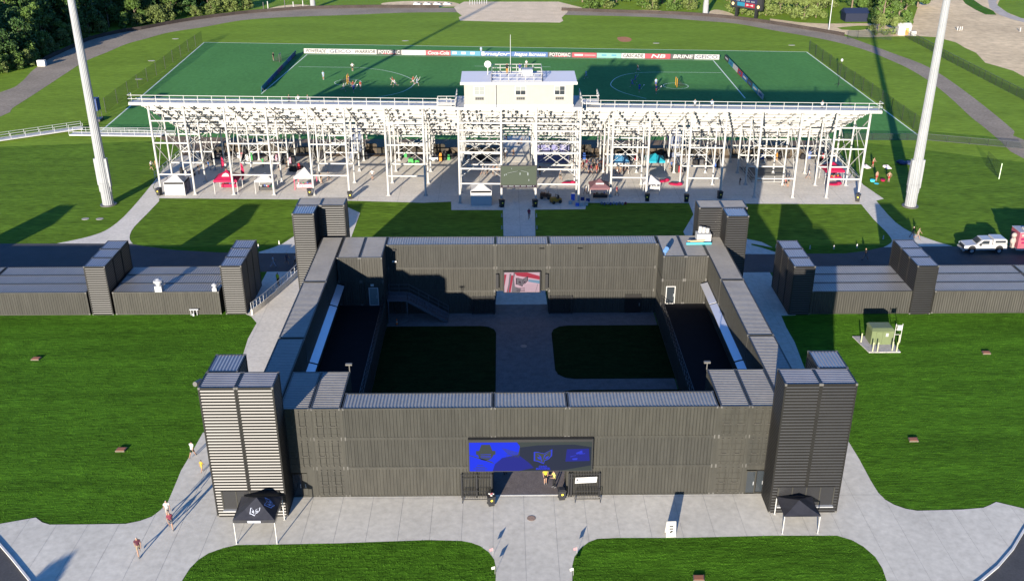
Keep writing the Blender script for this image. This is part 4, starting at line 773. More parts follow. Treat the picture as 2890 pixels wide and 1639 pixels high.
t = thing('screen_wall', 'lavender patterned screen wall right of the central passage', 'wall', (6.3, 91.3, 0)); b = MB(); b.box(3.6, 9.0, 91.3, 91.42, .1, 3.2); wpart('panel', b, LAV, t)
for i in range(9): b = MB(); z = .35+i*.33; b.box(3.62, 8.98, 91.26, 91.3, z, z+.1); wpart('slat', b, M('pale_lavender', (.15, .15, .24), .6), t)
for lab, x in (('tall pale stair enclosure under the left seating', -27.2), ('tall pale stair enclosure under the right seating', 27.5)):
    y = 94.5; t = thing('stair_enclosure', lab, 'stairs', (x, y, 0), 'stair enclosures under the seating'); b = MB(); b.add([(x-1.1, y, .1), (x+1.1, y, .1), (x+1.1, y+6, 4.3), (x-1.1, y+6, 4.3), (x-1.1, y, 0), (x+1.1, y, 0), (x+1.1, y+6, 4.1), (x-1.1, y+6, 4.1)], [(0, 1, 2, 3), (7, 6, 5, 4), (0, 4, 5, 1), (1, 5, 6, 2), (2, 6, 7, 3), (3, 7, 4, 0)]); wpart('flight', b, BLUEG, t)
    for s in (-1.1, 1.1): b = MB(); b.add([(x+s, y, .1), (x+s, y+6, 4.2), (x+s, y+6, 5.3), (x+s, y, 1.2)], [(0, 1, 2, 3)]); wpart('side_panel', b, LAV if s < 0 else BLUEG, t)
SCR = M('dark_windscreen', (.030, .026, .02), .9, n=(1, .3)); TAN = M('tan_board', (.05, .038, .026), .8, n=(.4, .3))
for lab, x0, x1 in (('dark windscreen fence under the left half of the seating', -53, -3.2), ('dark windscreen fence under the right half of the seating', 10, 50)):
    t = thing('windscreen_fence', lab, 'fence', ((x0+x1)/2, 96, 0), 'windscreen fences under the seating'); n = round((x1-x0)/3)
    for i in range(n):
        a_ = x0+(x1-x0)*i/n; c_ = x0+(x1-x0)*(i+1)/n; b = MB(); b.box(a_+.05, c_-.05, 96.0-.031*a_+.0, 96.03-.031*a_, .15, random.choice([1.3, 1.3, 1.9])); wpart('panel', b, random.choice([SCR, SCR, TAN]), t); b = MB(); b.cyl((a_, 96.0-.031*a_, 0), (a_, 96.0-.031*a_, 1.8), .04, n=6); wpart('post', b, BLACK, t)
def fence(label, pts, h, step, mat=BLACK, rails=(1.,), mesh=None, r=.04, name='fence', group=None):
    t = thing(name, label, 'fence', (*pts[0][:2], 0), group)
    for p, q in zip(pts, pts[1:]):
        p, q = Vector((*p, 0)), Vector((*q, 0)); L = (q-p).length; n = max(1, round(L/step)) if step else 1
        for i in range(n+(1 if q.to_tuple() == (*pts[-1], 0) else 0)): c_ = p.lerp(q, i/n); b = MB(); b.cyl(c_, c_+Vector((0, 0, h)), r, n=6); wpart('post', b, mat, t)
        b = MB()
        for k in rails: b.bar(p+Vector((0, 0, h*k)), q+Vector((0, 0, h*k)), r*1.3)
        if rails: wpart('rail', b, mat, t)
        if mesh: b = MB(); b.add([p+Vector((0, 0, .05)), q+Vector((0, 0, .05)), q+Vector((0, 0, h-.05)), p+Vector((0, 0, h-.05))], [(0, 1, 2, 3)]); wpart('netting', b, mesh, t)
    return t
def net(name, col, alpha):
    m = M(name, col, .8); tr = m.node_tree; mixn = tr.nodes.new('ShaderNodeMixShader'); tn = tr.nodes.new('ShaderNodeBsdfTransparent'); mixn.inputs[0].default_value = alpha
    tr.links.new(tn.outputs[0], mixn.inputs[1]); tr.links.new(tr.nodes['Principled BSDF'].outputs[0], mixn.inputs[2]); tr.links.new(mixn.outputs[0], tr.nodes['Material Output'].inputs[0]); return m
NET = net('dark_netting', (.02, .03, .02), .30); NET2 = net('dark_chain_link', (.02, .025, .02), .38); CLINK = net('chain_link', (.3, .3, .3), .2)
lf = [(266, 283), (295, 260), (322, 240), (346.5, 222), (370, 205), (393, 190), (415, 173.7), (434, 157), (454, 145), (472.7, 130.6), (491, 118), (508, 106.6)]
t = fence('tall ball netting on dark posts along the left end of the turf', [G(*p) for p in lf], 3.0, 0, rails=(), mesh=NET, r=.05, group='ball netting at the turf ends')
rf_ = [(p[0]/4.098+1945.3, p[1]/4.098) for p in [(338, 542), (403, 585), (473, 640), (553, 695), (632, 770), (705, 825), (795, 880), (885, 940), (975, 1005), (1080, 1080), (1180, 1160), (1290, 1240), (1405, 1325), (1500, 1390)]]
t = fence('tall ball netting on dark posts along the right end of the turf', [G(*p) for p in rf_], 3.0, 0, rails=(), mesh=NET, r=.05, group='ball netting at the turf ends')
fence('long black chain link fence along the dirt yard', GP((2269.8, 94.5), (2335.7, 129), (2374.8, 152.5), (2452.9, 192.8), (2509, 222), (2567, 252))+[(125, 112)], 2.0, 3.0, rails=(1,), mesh=NET2)
fence('short dark fence beside the track near the flagpole', GP((2124.7, 98), (2150, 97), (2190, 98), (2235.7, 102)), 2.2, 4.5, rails=(1,), mesh=NET)
fence('low black fence from the grandstand to the right', GP((2100, 351), (2318, 352), (2430, 362), (2567, 374)), 1.2, 3.0, rails=(1, .1), mesh=NET2)
fence('low fence behind the left end of the grandstand', GP((250, 336), (440, 343)), 1.1, 3.0, STEEL, rails=(1,), mesh=CLINK); fence('green post and net standing on the right lawn', GP((2504, 449), (2470, 415)), 2.6, 8, M('pale_green_post', (.45, .55, .35), .6), rails=(), mesh=NET, r=.06)
fence('aluminium railing at the left edge of the grandstand slab', [(-57.9, 84), (-57.6, 92), (-57.2, 100)], 1.1, 2, STEEL, rails=(1, .5), mesh=CLINK); fence('aluminium railing at the right edge of the grandstand slab', [(54.2, 80), (54.7, 92), (55.2, 101)], 1.1, 2, STEEL, rails=(1, .5), mesh=CLINK)
t = thing('curved_ramp_wall', 'curved concrete ramp wall with a steel rail left of the fort', 'ramp', (-30, 40, 0)); cv = smooth([(-31.2, 34.6), (-30.3, 37), (-29.5, 39.8), (-28.6, 43), (-27.8, 46.5)], 4)
for i in range(len(cv)-1):
    b = MB(); b.bar((*cv[i], .35), (*cv[i+1], .35), .2, .7); wpart('wall_segment', b, CONC2, t); b = MB(); b.bar((*cv[i], 1.55), (*cv[i+1], 1.55), .06); b.bar((*cv[i], 1.1), (*cv[i+1], 1.1), .05); b.bar((*cv[i], .7), (*cv[i], 1.55), .05); wpart('rail_segment', b, STEEL, t)
for lab, P in (('long aluminium access ramp running in from the left edge', [(-130, 93.5), (-93.0, 105.2), (-80.6, 113.2)]), ('short aluminium ramp behind the left pole', [(-81, 109), (-64, 108)])):
    t = thing('aluminium_ramp', lab, 'ramp', (*P[0], 0), 'aluminium ramps')
    for p, q in zip(P, P[1:]): b = MB(); b.bar((*p, .35), (*q, .35), 1.7, .16); wpart('deck', b, ALU, t); d = Vector((q[0]-p[0], q[1]-p[1], 0)).normalized(); a_ = Vector((-d.y, d.x, 0))*.82; railing([Vector((*p, .4))-a_, Vector((*q, .4))-a_], 1.0, t, 2.4, mat=STEEL, th=.05); railing([Vector((*p, .4))+a_, Vector((*q, .4))+a_], 1.0, t, 2.4, mat=STEEL, th=.05)
# fenced play pit right of centre under the stand
t = thing('railing_enclosure', 'low white railed enclosure over a dark mat at the right of the slab', 'enclosure', (40, 80, 0)); P4 = [(*G(1856, 425), .04), (*G(1884, 458), .04), (*G(1968, 458), .04), (*G(1968, 425), .04)]; railing([(*p[:2], .04) for p in P4], 1.0, t, 1.6); b = MB(); q = [(p[0], p[1]+1.2, .06) for p in P4]; b.add(q, [(0, 1, 2, 3)]); wpart('mat', b, M('dark_mat', (.12, .12, .11), .8), t)
# ------------------------------------------------------------------ light poles
POLE = M('pole_galvanised', (.195, .20, .205), .42, .1, n=(.5, .08))
def light_pole(label, x, y, h=46, r=.82, boxes=True, group='tall white stadium light poles'):
    t = thing('light_pole', label, 'light pole', (x, y, 0), group); b = MB(); n = 18
    lv = [(0, r*1.0), (3.5, r*.97), (3.5, r*.90), (h, r*.42)]
    for (z0, r0), (z1, r1) in zip(lv, lv[1:]):
        if z1 > z0:
            vs = []; fs = []; m = 2*n
            for z, rr in ((z0, r0), (z1, r1)): vs += [(x+rr*(1 if i % 2 else .93)*math.cos(2*math.pi*i/m), y+rr*(1 if i % 2 else .93)*math.sin(2*math.pi*i/m), z) for i in range(m)]
            b.add(vs, [(i, (i+1) % m, (i+1) % m+m, i+m) for i in range(m)])
    wpart('shaft', b, POLE, t); b = MB(); b.cyl((x, y, 0), (x, y, .12), r*1.45, n=20); wpart('base_plate', b, CAST, t)
    if boxes:
        for s, z0 in ((-1, 2.6), (1, 2.6)):
            b = MB(); b.box(x+s*(r*.95)-.16, x+s*(r*.95)+.16, y-.3, y+.3, z0+(.3 if s > 0 else .6), z0+4.6); wpart('control_box', b, POLE, t); b = MB(); b.box(x+s*(r*.9)-.14, x+s*(r*.9)+.1, y-.22, y+.22, z0-.5, z0+(.3 if s > 0 else .6)); wpart('conduit_box', b, POLE, t)
    for k in range(3):
        b = MB(); z = h-.5-k*1.2; b.bar((x-3, y, z), (x+3, y, z), .18)
        for i in range(6): b.cyl((x-2.7+i*1.08, y, z), (x-2.7+i*1.08, y+.5, z-.25), .2, .35, 8)
        wpart('lamp_rack', b, POLE, t)
    return t
light_pole('tall white stadium light pole on the left lawn', -61.1, 72.1); light_pole('tall white stadium light pole on the right lawn', 58.4, 69.8)
x, y = G(785, 21); light_pole('distant stadium light pole beyond the left of the field', x, y, 46, .8, False); x, y = G(1768, 37); light_pole('distant stadium light pole beyond the field beside the scoreboard', x, y, 46, .8, False)
x, y = G(2077, 80); b = MB(); b.cyl((x, y, 0), (x, y, 16), .14, .07, 8); wthing('flagpole', b, STEEL, 'thin grey pole beside the old track on the right', 'pole', (x, y, 0))
b = MB(); x, y = G(2102, 216); b.cyl((x, y, .1), (x, y, 5.4), .05, n=6)
for a_ in range(3): b.bar((x, y, .6), (x+1.2*math.cos(a_*2.1), y+1.2*math.sin(a_*2.1), .03), .05)
b.ell((x, y, 5.6), (.28, .28, .35), 8, 6, 1); wthing('camera_tripod', b, [BLACK, WHITE], 'tall tripod with a white camera head on the right turf', 'tripod', (x, y, 0))
# dark tower by the left pole
t = thing('stair_tower', 'dark blue covered equipment tower hidden behind the left light pole', 'tower', (*G(246, 300), 0)); x, y = G(243, 303)
for dx in (-.8, .8):
    for dy in (-.8, .8): b = MB(); b.cyl((x+dx, y+dy, 0), (x+dx, y+dy, 4.6), .06, n=6); wpart('post', b, BLACK, t)
b = MB(); b.box(x-.85, x+.85, y-.85, y+.85, 2.1, 4.4); wpart('cover', b, M('navy_cover', (.02, .04, .12), .6), t); b = MB(); b.box(x-1, x+1, y-1, y+1, .05, .5); wpart('base', b, BLACK, t)
# ------------------------------------------------------------------ sideline boards
def board(label, p, q, h, bg, txt=None, ink=None, grp='advertising boards along the field', shear=0, marks=None, ts=.62):
    p, q = Vector((*p, 0)), Vector((*q, 0)); L = (q-p).length; a_ = math.atan2(q.y-p.y, q.x-p.x); t = thing('advertising_board', label, 'advertising board', p, grp, a_)
    b = MB(); b.add([(.03, 0, .04), (L-.03, 0, .04), (L-.03, .12, h), (.03, .12, h), (.03, .05, .04), (L-.03, .05, .04), (L-.03, .17, h), (.03, .17, h)], [(0, 1, 2, 3), (7, 6, 5, 4), (0, 4, 5, 1), (1, 5, 6, 2), (2, 6, 7, 3), (3, 7, 4, 0)]); link('panel', b.mesh('panel', bg), t)
    for s in (.15, L-.2): b = MB(); b.bar((s, .6, .03), (s, .15, h*.8), .05); link('strut', b.mesh('strut', BLACK), t)
    tilt = math.atan2(h-.04, .12)
    if txt:
        o = text('lettering', txt, ink, t, (L/2, .055-.012, h*.5), h*.98, (tilt, 0, 0), 1, shear=shear); wid = o.dimensions.x; o.scale = (min(2.2, (L*.86)/max(.1, wid)), 1, 1)
    for m_ in (marks or []):
        b = MB(); u0, u1, v0, v1, mat = m_; ff = lambda u, v: (u*L, .12*v-.012, .04+v*(h-.04)); b.add([ff(u0, v0), ff(u1, v0), ff(u1, v1), ff(u0, v1)], [(0, 1, 2, 3)]); link('printed_block', b.mesh('printed_block', mat), t)
    return t
BW = M('board_white', (.23, .225, .215), .5); BR = M('board_red', (.16, .010, .020), .5); BB = M('board_black', (.02, .02, .02), .5); BT = M('board_teal', (.075, .17, .145), .5); BBL = M('board_blue', (.010, .045, .13), .5); BCY = M('board_cyan', (.012, .10, .15), .5); INKK = M('ink_black', (.012, .012, .012), .6); BGO = M('board_gold', (.35, .28, .1), .6)
A0, A1 = G(761, 134.5), G(1803, 150.5)
xs_ = [762, 823, 888, 949, 1012, 1074, 1137, 1213, 1290, 1381, 1441, 1502, 1563, 1621, 1684, 1742, 1803]
cfg = [('white board lettered POWERADE at the far left of the sideline', BW, 'POWERADE', INKK, .3, None), ('white board lettered GEICO near the left end of the sideline', BW, 'GEICO', M('ink_grey', (.03, .032, .05), .6), 0, None), ('white board lettered WARRIOR', BW, 'WARRIOR', INKK, .2, None), ('black board with red and white POTOMAC lettering left of centre', BB, 'POTOMAC', BW, 0, [(.25, .8, .1, .35, BR)]), ('blank white board crossed by the pole shadow', BW, None, None, 0, None), ('red board with white script in the left half', BR, 'Coca-Cola', BW, .2, None), ('cyan board with white patches', BCY, None, None, 0, [(.05, .2, .3, .8, BW), (.35, .5, .3, .8, BW), (.65, .8, .3, .8, BW)]), ('blue board lettered major', BBL, 'major', BW, .3, [(.02, .12, .1, .9, BW)]), ('blue board lettered league lacrosse', BBL, 'league lacrosse', BW, .3, None), ('black board with red and white POTOMAC lettering right of centre', BB, 'POTOMAC', BW, 0, [(.25, .8, .1, .35, BR)]), ('red board with a white bow', BR, None, None, 0, [(.1, .45, .35, .7, BW), (.5, .95, .45, .55, BW)]), ('pale teal blank advertising board', BT, None, None, 0, [(.2, .4, .4, .7, BCY), (.6, .8, .4, .7, BCY)]), ('black board with white letters right of the teal board', BW, 'CASCADE', INKK, 0, None), ('red board with white NB letters', BR, 'NB', BW, .2, None), ('black board lettered BRINE', BB, 'BRINE', BW, .2, None), ('white board lettered GEICO at the right end of the sideline', BW, 'GEICO', MATS['ink_grey'], 0, None)]
for i, (lab, bg, tx, ink, sh, mk) in enumerate(cfg):
    fa = (xs_[i]-761)/(1803-761); fb = (xs_[i+1]-761)/(1803-761); p = (A0[0]+(A1[0]-A0[0])*fa, A0[1]+(A1[1]-A0[1])*fa); q = (A0[0]+(A1[0]-A0[0])*fb, A0[1]+(A1[1]-A0[1])*fb); board(lab, p, q, 1.2, bg, tx, ink, shear=sh, marks=mk)
def run(ptsA, ptsB, n, cols, side):
    for i in range(n):
        p = [ptsA[k]+(ptsB[k]-ptsA[k])*i/n for k in (0, 1)]; q = [ptsA[k]+(ptsB[k]-ptsA[k])*(i+1)/n for k in (0, 1)]; cn, m_ = cols[i % len(cols)]
        board('%s board, %s from the far corner behind the %s goal' % (cn, ['first', 'second', 'third', 'fourth', 'fifth', 'sixth', 'seventh', 'eighth'][i], side), p, q, 1.15, m_, None, None, 'advertising boards behind the %s goal' % side, marks=[(.2, .8, .35, .7, BW)] if i % 2 == 0 else [(.25, .75, .3, .65, BBL)])
run(G(741, 138), G(655, 231), 7, [('blue', BBL), ('dark blue', M('board_navy', (.03, .07, .2), .5)), ('light blue', BCY), ('purple', M('board_purple', (.12, .03, .12), .5))], 'left')
run(G(1815, 148), G(1912, 252), 8, [('black', BB), ('cyan', BCY), ('white', BW), ('red', BR), ('blue', BBL)], 'right')
YEL = M('goal_orange', (.30, .15, .01), .4)
for lab, px, py in (('yellow framed goal with net at the left end', 872, 208), ('yellow framed goal with net at the right end', 1695, 217), ('spare dark framed goal on the left turf', 703, 155)):
    x, y = G(px, py); t = thing('lacrosse_goal', lab, 'goal', (x, y, 0), 'lacrosse goals'); mm = YEL if 'yellow' in lab else BLACK
    sg = 1 if px < 1200 else -1; b = MB(); b.cyl((x, y-.95, 0), (x, y-.95, 1.9), .07, n=6); b.cyl((x, y+.95, 0), (x, y+.95, 1.9), .07, n=6); b.bar((x, y-.95, 1.87), (x, y+.95, 1.87), .12); wpart('frame', b, mm, t); b = MB(); b.add([(x, y-.95, 1.85), (x-sg*2, y, .1), (x, y+.95, 1.85), (x, y-.95, .05), (x, y+.95, .05)], [(0, 1, 2), (0, 3, 1), (2, 1, 4)]); wpart('net', b, NET, t)
# scoreboard
xa, ya = G(1846, 41); xb, yb = G(1894, 49); t = thing('scoreboard', 'black scoreboard on two posts beyond the far end of the field', 'scoreboard', ((xa+xb)/2, (ya+yb)/2, 0))
an = math.atan2(yb-ya, xb-xa); t.rotation_euler.z = an; L = math.hypot(xb-xa, yb-ya)
for s in (-L/2, L/2): b = MB(); b.box(s-.4, s+.4, -.3, .3, 0, 4.5); link('post', b.mesh('post', BLACK), t)
b = MB(); b.box(-5.8, 5.6, -.5, .5, 2.7, 11); link('cabinet', b.mesh('cabinet', BB), t)
b = MB(); b.box(-4.5, 3.9, -.53, -.5, 4.3, 10.5); pc_ = link('picture', b.mesh('picture', M('screen_violet', (0, 0, 0), .4, emit=((.10, .10, .22), .2))), t)
b = MB(); b.box(-3.2, -.4, -.56, -.531, 3.2, 4.3); link('sponsor_panel', b.mesh('a', BCY), t); b = MB(); b.box(-.35, 3.2, -.56, -.501, 3.1, 4.3); link('sponsor_panel', b.mesh('b', BR), t)
b = MB(); b.add([(.2, -.57, 3.4), (1.3, -.57, 3.75), (2.6, -.57, 3.4), (2.6, -.57, 4.05), (1.3, -.57, 3.7), (.2, -.57, 4.05)], [(0, 1, 4, 5), (1, 2, 3, 4)]); link('bow_print', b.mesh('bow', BW), t)
for s in (-4.8, 4.5): b = MB(); b.cyl((s, -.56, 3.6), (s, -.5, 3.6), .45, n=14); link('roundel', b.mesh('roundel', M('roundel_tan', (.6, .45, .2), .5)), t)
b = MB()
for i in range(16):
    if i % 4 != 3: b.box(-3.6+i*.45, -3.3+i*.45, -.545, -.531, 4.6, 5.0)
link('score_marks', b.mesh('marks', MATS['screen_white']), pc_)
# track wall along the outside of the old oval
t = thing('track_wall', 'low dark wall along the outer edge of the old track', 'wall', (*G(600, 36), 0)); O2 = smooth(GP(*[o_ for o_ in outer if 90 < o_[0] < 1110]), 2); O3 = smooth(GP(*[o_ for o_ in outer if 1400 < o_[0] < 2125]), 2)
for PP in (O2, O3):
    for p, q in zip(PP, PP[1:]): b = MB(); b.bar((*p, .45), (*q, .45), .25, .9); wpart('wall_segment', b, TRACKD, t)
b = MB(); x, y = G(106, 166); b.box(x-.9, x+.9, y-.5, y+.5, 0, 1.4); wthing('concrete_block', b, KERB, 'pale concrete end block of the track wall on the left', 'concrete block', (x, y, 0))
# shed, bollards, utility bits in the dirt yard
x, y = G(2262, 87); t = thing('storage_shed', 'small white shed with an orange door in the dirt yard', 'shed', (x, y, 0)); b = MB(); b.box(x-1.7, x+1.7, y-1.3, y+1.3, 0, 2.3); wpart('walls', b, WHITE, t); b = MB(); b.add([(x-1.9, y-1.5, 2.3), (x+1.9, y-1.5, 2.3), (x+1.9, y+1.5, 2.3), (x-1.9, y+1.5, 2.3), (x-1.9, y, 3.1), (x+1.9, y, 3.1)], [(0, 1, 5, 4), (2, 3, 4, 5), (0, 4, 3), (1, 2, 5)]); wpart('roof', b, WHITE, t); b = MB(); b.box(x+.2, x+1.1, y-1.34, y-1.3, .1, 2.0); wpart('door', b, M('orange_door', (.55, .3, .08), .6), t)
x, y = G(2140, 52); t = thing('navy_shed', 'dark navy low shed with a pitched roof behind the trees at the dirt yard', 'shed', (x, y, 0)); b = MB(); b.box(x-3.2, x+3.2, y-2.2, y+2.2, 0, 2.4); wpart('walls', b, M('navy_wall', (.006, .009, .022), .6), t)
b = MB(); b.add([(x-3.5, y-2.5, 2.4), (x+3.5, y-2.5, 2.4), (x+3.5, y+2.5, 2.4), (x-3.5, y+2.5, 2.4), (x-3.5, y, 3.6), (x+3.5, y, 3.6)], [(0, 1, 5, 4), (2, 3, 4, 5), (0, 4, 3), (1, 2, 5)]); wpart('roof', b, M('navy_roof', (.012, .018, .04), .5), t)
b = MB(); x, y = G(2288, 90); b.box(x-.7, x+.7, y-.5, y+.5, 0, 1.2); wthing('white_crate', b, WHITE, 'white crate right of the small shed', 'crate', (x, y, 0))
for k, (px, py) in enumerate(((2400, 77), (2406, 77.5), (2411, 77), (2557, 80))):
    x, y = G(px, py); b = MB(); b.cyl((x, y, 0), (x, y, 1.1), .12, n=8); wthing('marker_post', b, WHITE, 'white marker post in the dirt yard%s' % (' standing alone near the right edge' if k == 3 else ', one of a row of three'), 'post', (x, y, 0), 'white marker posts')
b = MB(); x, y = G(2365, 255)
# ------------------------------------------------------------------ transformer
t = thing('transformer_cabinet', 'olive green transformer cabinet on a pad in the right lawn', 'transformer', (38.7, 26.5, 0))
GRN = M('cabinet_green', (.085, .105, .05), .45, n=(2, .06)); b = MB(); b.prism([(37.0, 24.6), (40.4, 24.6), (40.4, 28.3), (36.4, 28.3)], 0, .1); wpart('pad', b, M('pad_gravel', (.27, .255, .24), .9, n=(4, .2)), t)
b = MB(); b.box(37.7, 40.1, 26.3, 28.0, .1, 1.75); wpart('cabinet', b, GRN, t); b = MB(); b.add([(37.62, 26.2, 1.75), (40.18, 26.2, 1.75), (40.18, 28.1, 1.75), (37.62, 28.1, 1.75), (37.8, 26.6, 1.95), (40.0, 26.6, 1.95), (40.0, 28.0, 1.95), (37.8, 28.0, 1.95)], [(0, 1, 5, 4), (1, 2, 6, 5), (2, 3, 7, 6), (3, 0, 4, 7), (4, 5, 6, 7), (3, 2, 1, 0)]); wpart('lid', b, GRN, t)
b = MB(); b.box(38.2, 38.85, 26.25, 26.3, .2, 1.65); wpart('door', b, GRN, t); b = MB(); b.box(38.88, 39.6, 26.25, 26.3, .2, 1.65); wpart('door', b, GRN, t); b = MB(); b.box(39.2, 39.5, 26.22, 26.25, 1.1, 1.5); wpart('notice', b, BW, t)
PST = M('bollard_paint', (.27, .27, .17), .6)
for k, (px, py) in enumerate(((2158, 859), (2187, 882), (2199, 882), (2236, 880), (2247, 882), (2252, 862))):
    x, y = G(px, py); b = MB(); b.cyl((x, y, 0), (x, y, 1.15), .07, n=10); b.ell((x, y, 1.15), (.07, .07, .04), 10, 4); wthing('bollard', b, PST, ['pale bollard standing apart left of the transformer', 'bollard at the front left corner of the transformer pad', 'second bollard from the left before the transformer', 'third bollard along the pad front', 'bollard at the front right corner of the transformer pad', 'bollard right of the transformer near the white frame'][k], 'bollard', (x, y, 0), 'bollards around the transformer')
t = thing('meter_frame', 'white pipe frame with a white box beside the transformer', 'meter stand', (40.7, 26.9, 0))
for s in (40.45, 41.15): b = MB(); b.cyl((s, 26.9, 0), (s, 26.9, 2.3), .035, n=6); wpart('upright', b, WHITE, t)
for z in (1.0, 1.6, 2.1): b = MB(); b.bar((40.45, 26.9, z), (41.15, 26.9, z), .05); wpart('crossbar', b, WHITE, t)
b = MB(); b.box(40.6, 41.1, 26.8, 26.92, 1.55, 2.15); wpart('meter_box', b, WHITE, t)
# lawn drains and manholes
for k, (px, py) in enumerate(((303, 1128), (90, 900), (2288, 1103), (2471, 885), (1750, 1450))):
    x, y = G(px, py); t = thing('lawn_drain', ['rust coloured drain frame in the near left lawn', 'rust coloured drain frame in the far left lawn', 'rust coloured drain lid in the near right lawn', 'rust coloured drain lid at the far right of the lawn', 'rust coloured drain lid at the bottom edge'][k], 'drain', (x, y, 0), 'lawn drains')
    b = MB(); b.prism([(x-.42, y-.3), (x+.42, y-.3), (x+.5, y+.3), (x-.34, y+.3)], 0, .14); wpart('frame', b, M('drain_frame', (.10, .08, .06), .8), t); b = MB(); b.prism([(x-.34, y-.24), (x+.36, y-.24), (x+.42, y+.24), (x-.28, y+.24)], .14, .16); wpart('grate', b, M('rusty_grate', (.22, .09, .05), .7), t)
for lab, px, py, r, zz in (('brown manhole cover in the middle of the front plaza', 1332, 1299, .36, .03), ('dark manhole cover in the courtyard walk', 1313, 868, .36, .03)):
    x, y = G(px, py); b = MB(); b.cyl((x, y, zz), (x, y, zz+.015), r, n=24); b.cyl((x, y, zz+.015), (x, y, zz+.02), r*.85, n=24, m=1); wthing('manhole_cover', b, [M('manhole_rim', (.2, .16, .13), .6), M('manhole_brown', (.24, .17, .13), .6, n=(12, .3))], lab, 'manhole cover', (x, y, zz))
# sandwich board and little flags on the plaza
t = thing('sandwich_board', 'white folding sandwich board on the right of the plaza', 'sign', (11.1, -5.2, .03)); b = MB()
for s in (-1, 1):
    b = MB(); yb_ = -5.3+s*.3; b.add([(10.65, yb_, .03), (11.45, yb_+.05, .03), (11.42, -5.3, 1.35), (10.68, -5.32, 1.35), (10.65, yb_+.03*s, .03), (11.45, yb_+.05+.03*s, .03), (11.42, -5.3+.03*s, 1.35), (10.68, -5.32+.03*s, 1.35)], [(0, 1, 2, 3), (7, 6, 5, 4), (0, 4, 5, 1), (1, 5, 6, 2), (2, 6, 7, 3), (3, 7, 4, 0)]); wpart('board', b, WHITE, t)
b = MB(); b.bar((10.95, -5.52, .45), (11.15, -5.52, .55), .1); b.bar((10.9, -5.5, .75), (11.2, -5.5, .75), .06); b.bar((10.9, -5.46, .95), (11.2, -5.46, .95), .06); wpart('print', b, INKK, t)
for k, (px, py) in enumerate(((1236, 1392), (1446, 1390), (1241, 1438), (1437, 1442))):
    x, y = G(px, py); t = thing('garden_flag', ['small striped flag at the left bend of the front walk', 'small striped flag at the right bend of the front walk', 'small white flag on the left of the front walk near the bottom edge', 'small white flag on the right of the front walk near the bottom edge'][k], 'flag', (x, y, 0), 'small flags beside the front walk')
    b = MB(); b.cyl((x, y, 0), (x, y, .75), .012, n=5); wpart('stick', b, WHITE, t); b = MB(); b.add([(x, y, .75), (x-.28, y+.06, .6), (x-.25, y, .42), (x, y, .48)], [(0, 1, 2, 3)]); wpart('cloth', b, M('striped_flag', (.25, .12, .13), .7) if k < 2 else WHITE, t)
for k, (px, py) in enumerate(((648, 622), (700, 613), (1945, 622), (2030, 625), (2090, 625), (2148, 622), (2214, 600), (1258, 545), (1258, 575), (1345, 545), (1346, 575))):
    x, y = G(px, py); b = MB(); b.add([(x-.1, y, .02), (x+.1, y, .02), (x+.04, y, .6), (x-.06, y+.02, .55)], [(0, 1, 2, 3)]); b.add([(x-.1, y+.03, .02), (x+.1, y+.03, .02), (x+.04, y+.03, .6), (x-.06, y+.05, .55)], [(3, 2, 1, 0)])
    wthing('path_marker', b, WHITE, 'small white marker in the lawn, %s' % ['left of the rear left tower by the road', 'at the lawn tip beside the rear left tower', 'behind the right fort tower', 'behind the right short tower', 'along the right island edge', 'near the walking person', 'at the right bend of the island', 'left of the central walk, far one', 'left of the central walk, near one', 'right of the central walk, far one', 'right of the central walk, near one'][k], 'marker', (x, y, 0), 'white lawn edge markers')
# things on the rear right corner of the fort roof
t = thing('equipment_cart', 'white cart with rolls standing on the fort roof by the rear right tower', 'cart', (20.6, 35.4, 8.63)); b = MB(); b.box(19.7, 21.3, 34.9, 36.0, 8.66, 9.6); wpart('tub', b, WHITE, t)
for i in range(3): b = MB(); b.cyl((20.1+i*.42, 35.6, 9.5), (20.15+i*.42, 35.6, 10.3-.1*i), .2, n=10); wpart('roll', b, WHITE, t)
b = MB(); b.cyl((18.4, 34.2, 8.78), (21.2, 34.25, 8.78), .14, n=10); wthing('paddle_board', b, M('turquoise', (.05, .27, .32), .5), 'long turquoise roll lying on the fort roof before the white cart', 'roll', (19.8, 34.2, 8.7))
b = MB(); b.box(18.9, 20.4, 34.6, 34.8, 8.64, 8.95); b.bar((18.6, 34.7, 8.9), (20.6, 34.7, 9.0), .1); wthing('timber_bundle', b, M('raw_timber', (.35, .26, .15), .8), 'bundle of brown boards beside the white cart on the fort roof', 'timber', (19.6, 34.7, 8.64))
# small machines on the slab
def machine(label, cat, px, py, col, s=1., rz=0):
    x, y = G(px, py); t = thing('utility_machine', label, cat, (x, y, .035), None, rz); mm = M('machine_'+cat.replace(' ', '_'), col, .5)
    b = MB(); b.box(-.9*s, .9*s, -.45*s, .45*s, .35*s, .75*s); b.box(-.9*s, -.1*s, -.4*s, .4*s, .75*s, 1.0*s); link('body', b.mesh('body', mm), t)
    for sx in (-.6, .6):
        for sy in (-.5, .5): b = MB(); b.cyl((sx*s, sy*s-.08, .28*s), (sx*s, sy*s+.08, .28*s), .28*s, n=12); link('wheel', b.mesh('wheel', BLACK), t)
    b = MB(); b.box(.05*s, .5*s, -.3*s, .3*s, .75*s, .95*s); b.box(.42*s, .52*s, -.3*s, .3*s, .95*s, 1.3*s); link('seat', b.mesh('seat', BLACK), t); b = MB(); b.bar((-.2*s, 0, .9*s), (-.0*s, 0, 1.45*s), .05); b.cyl((-.02*s, 0, 1.42*s), (.02*s, 0, 1.46*s), .22*s, n=12); link('steering_wheel', b.mesh('sw', BLACK), t)
    return t
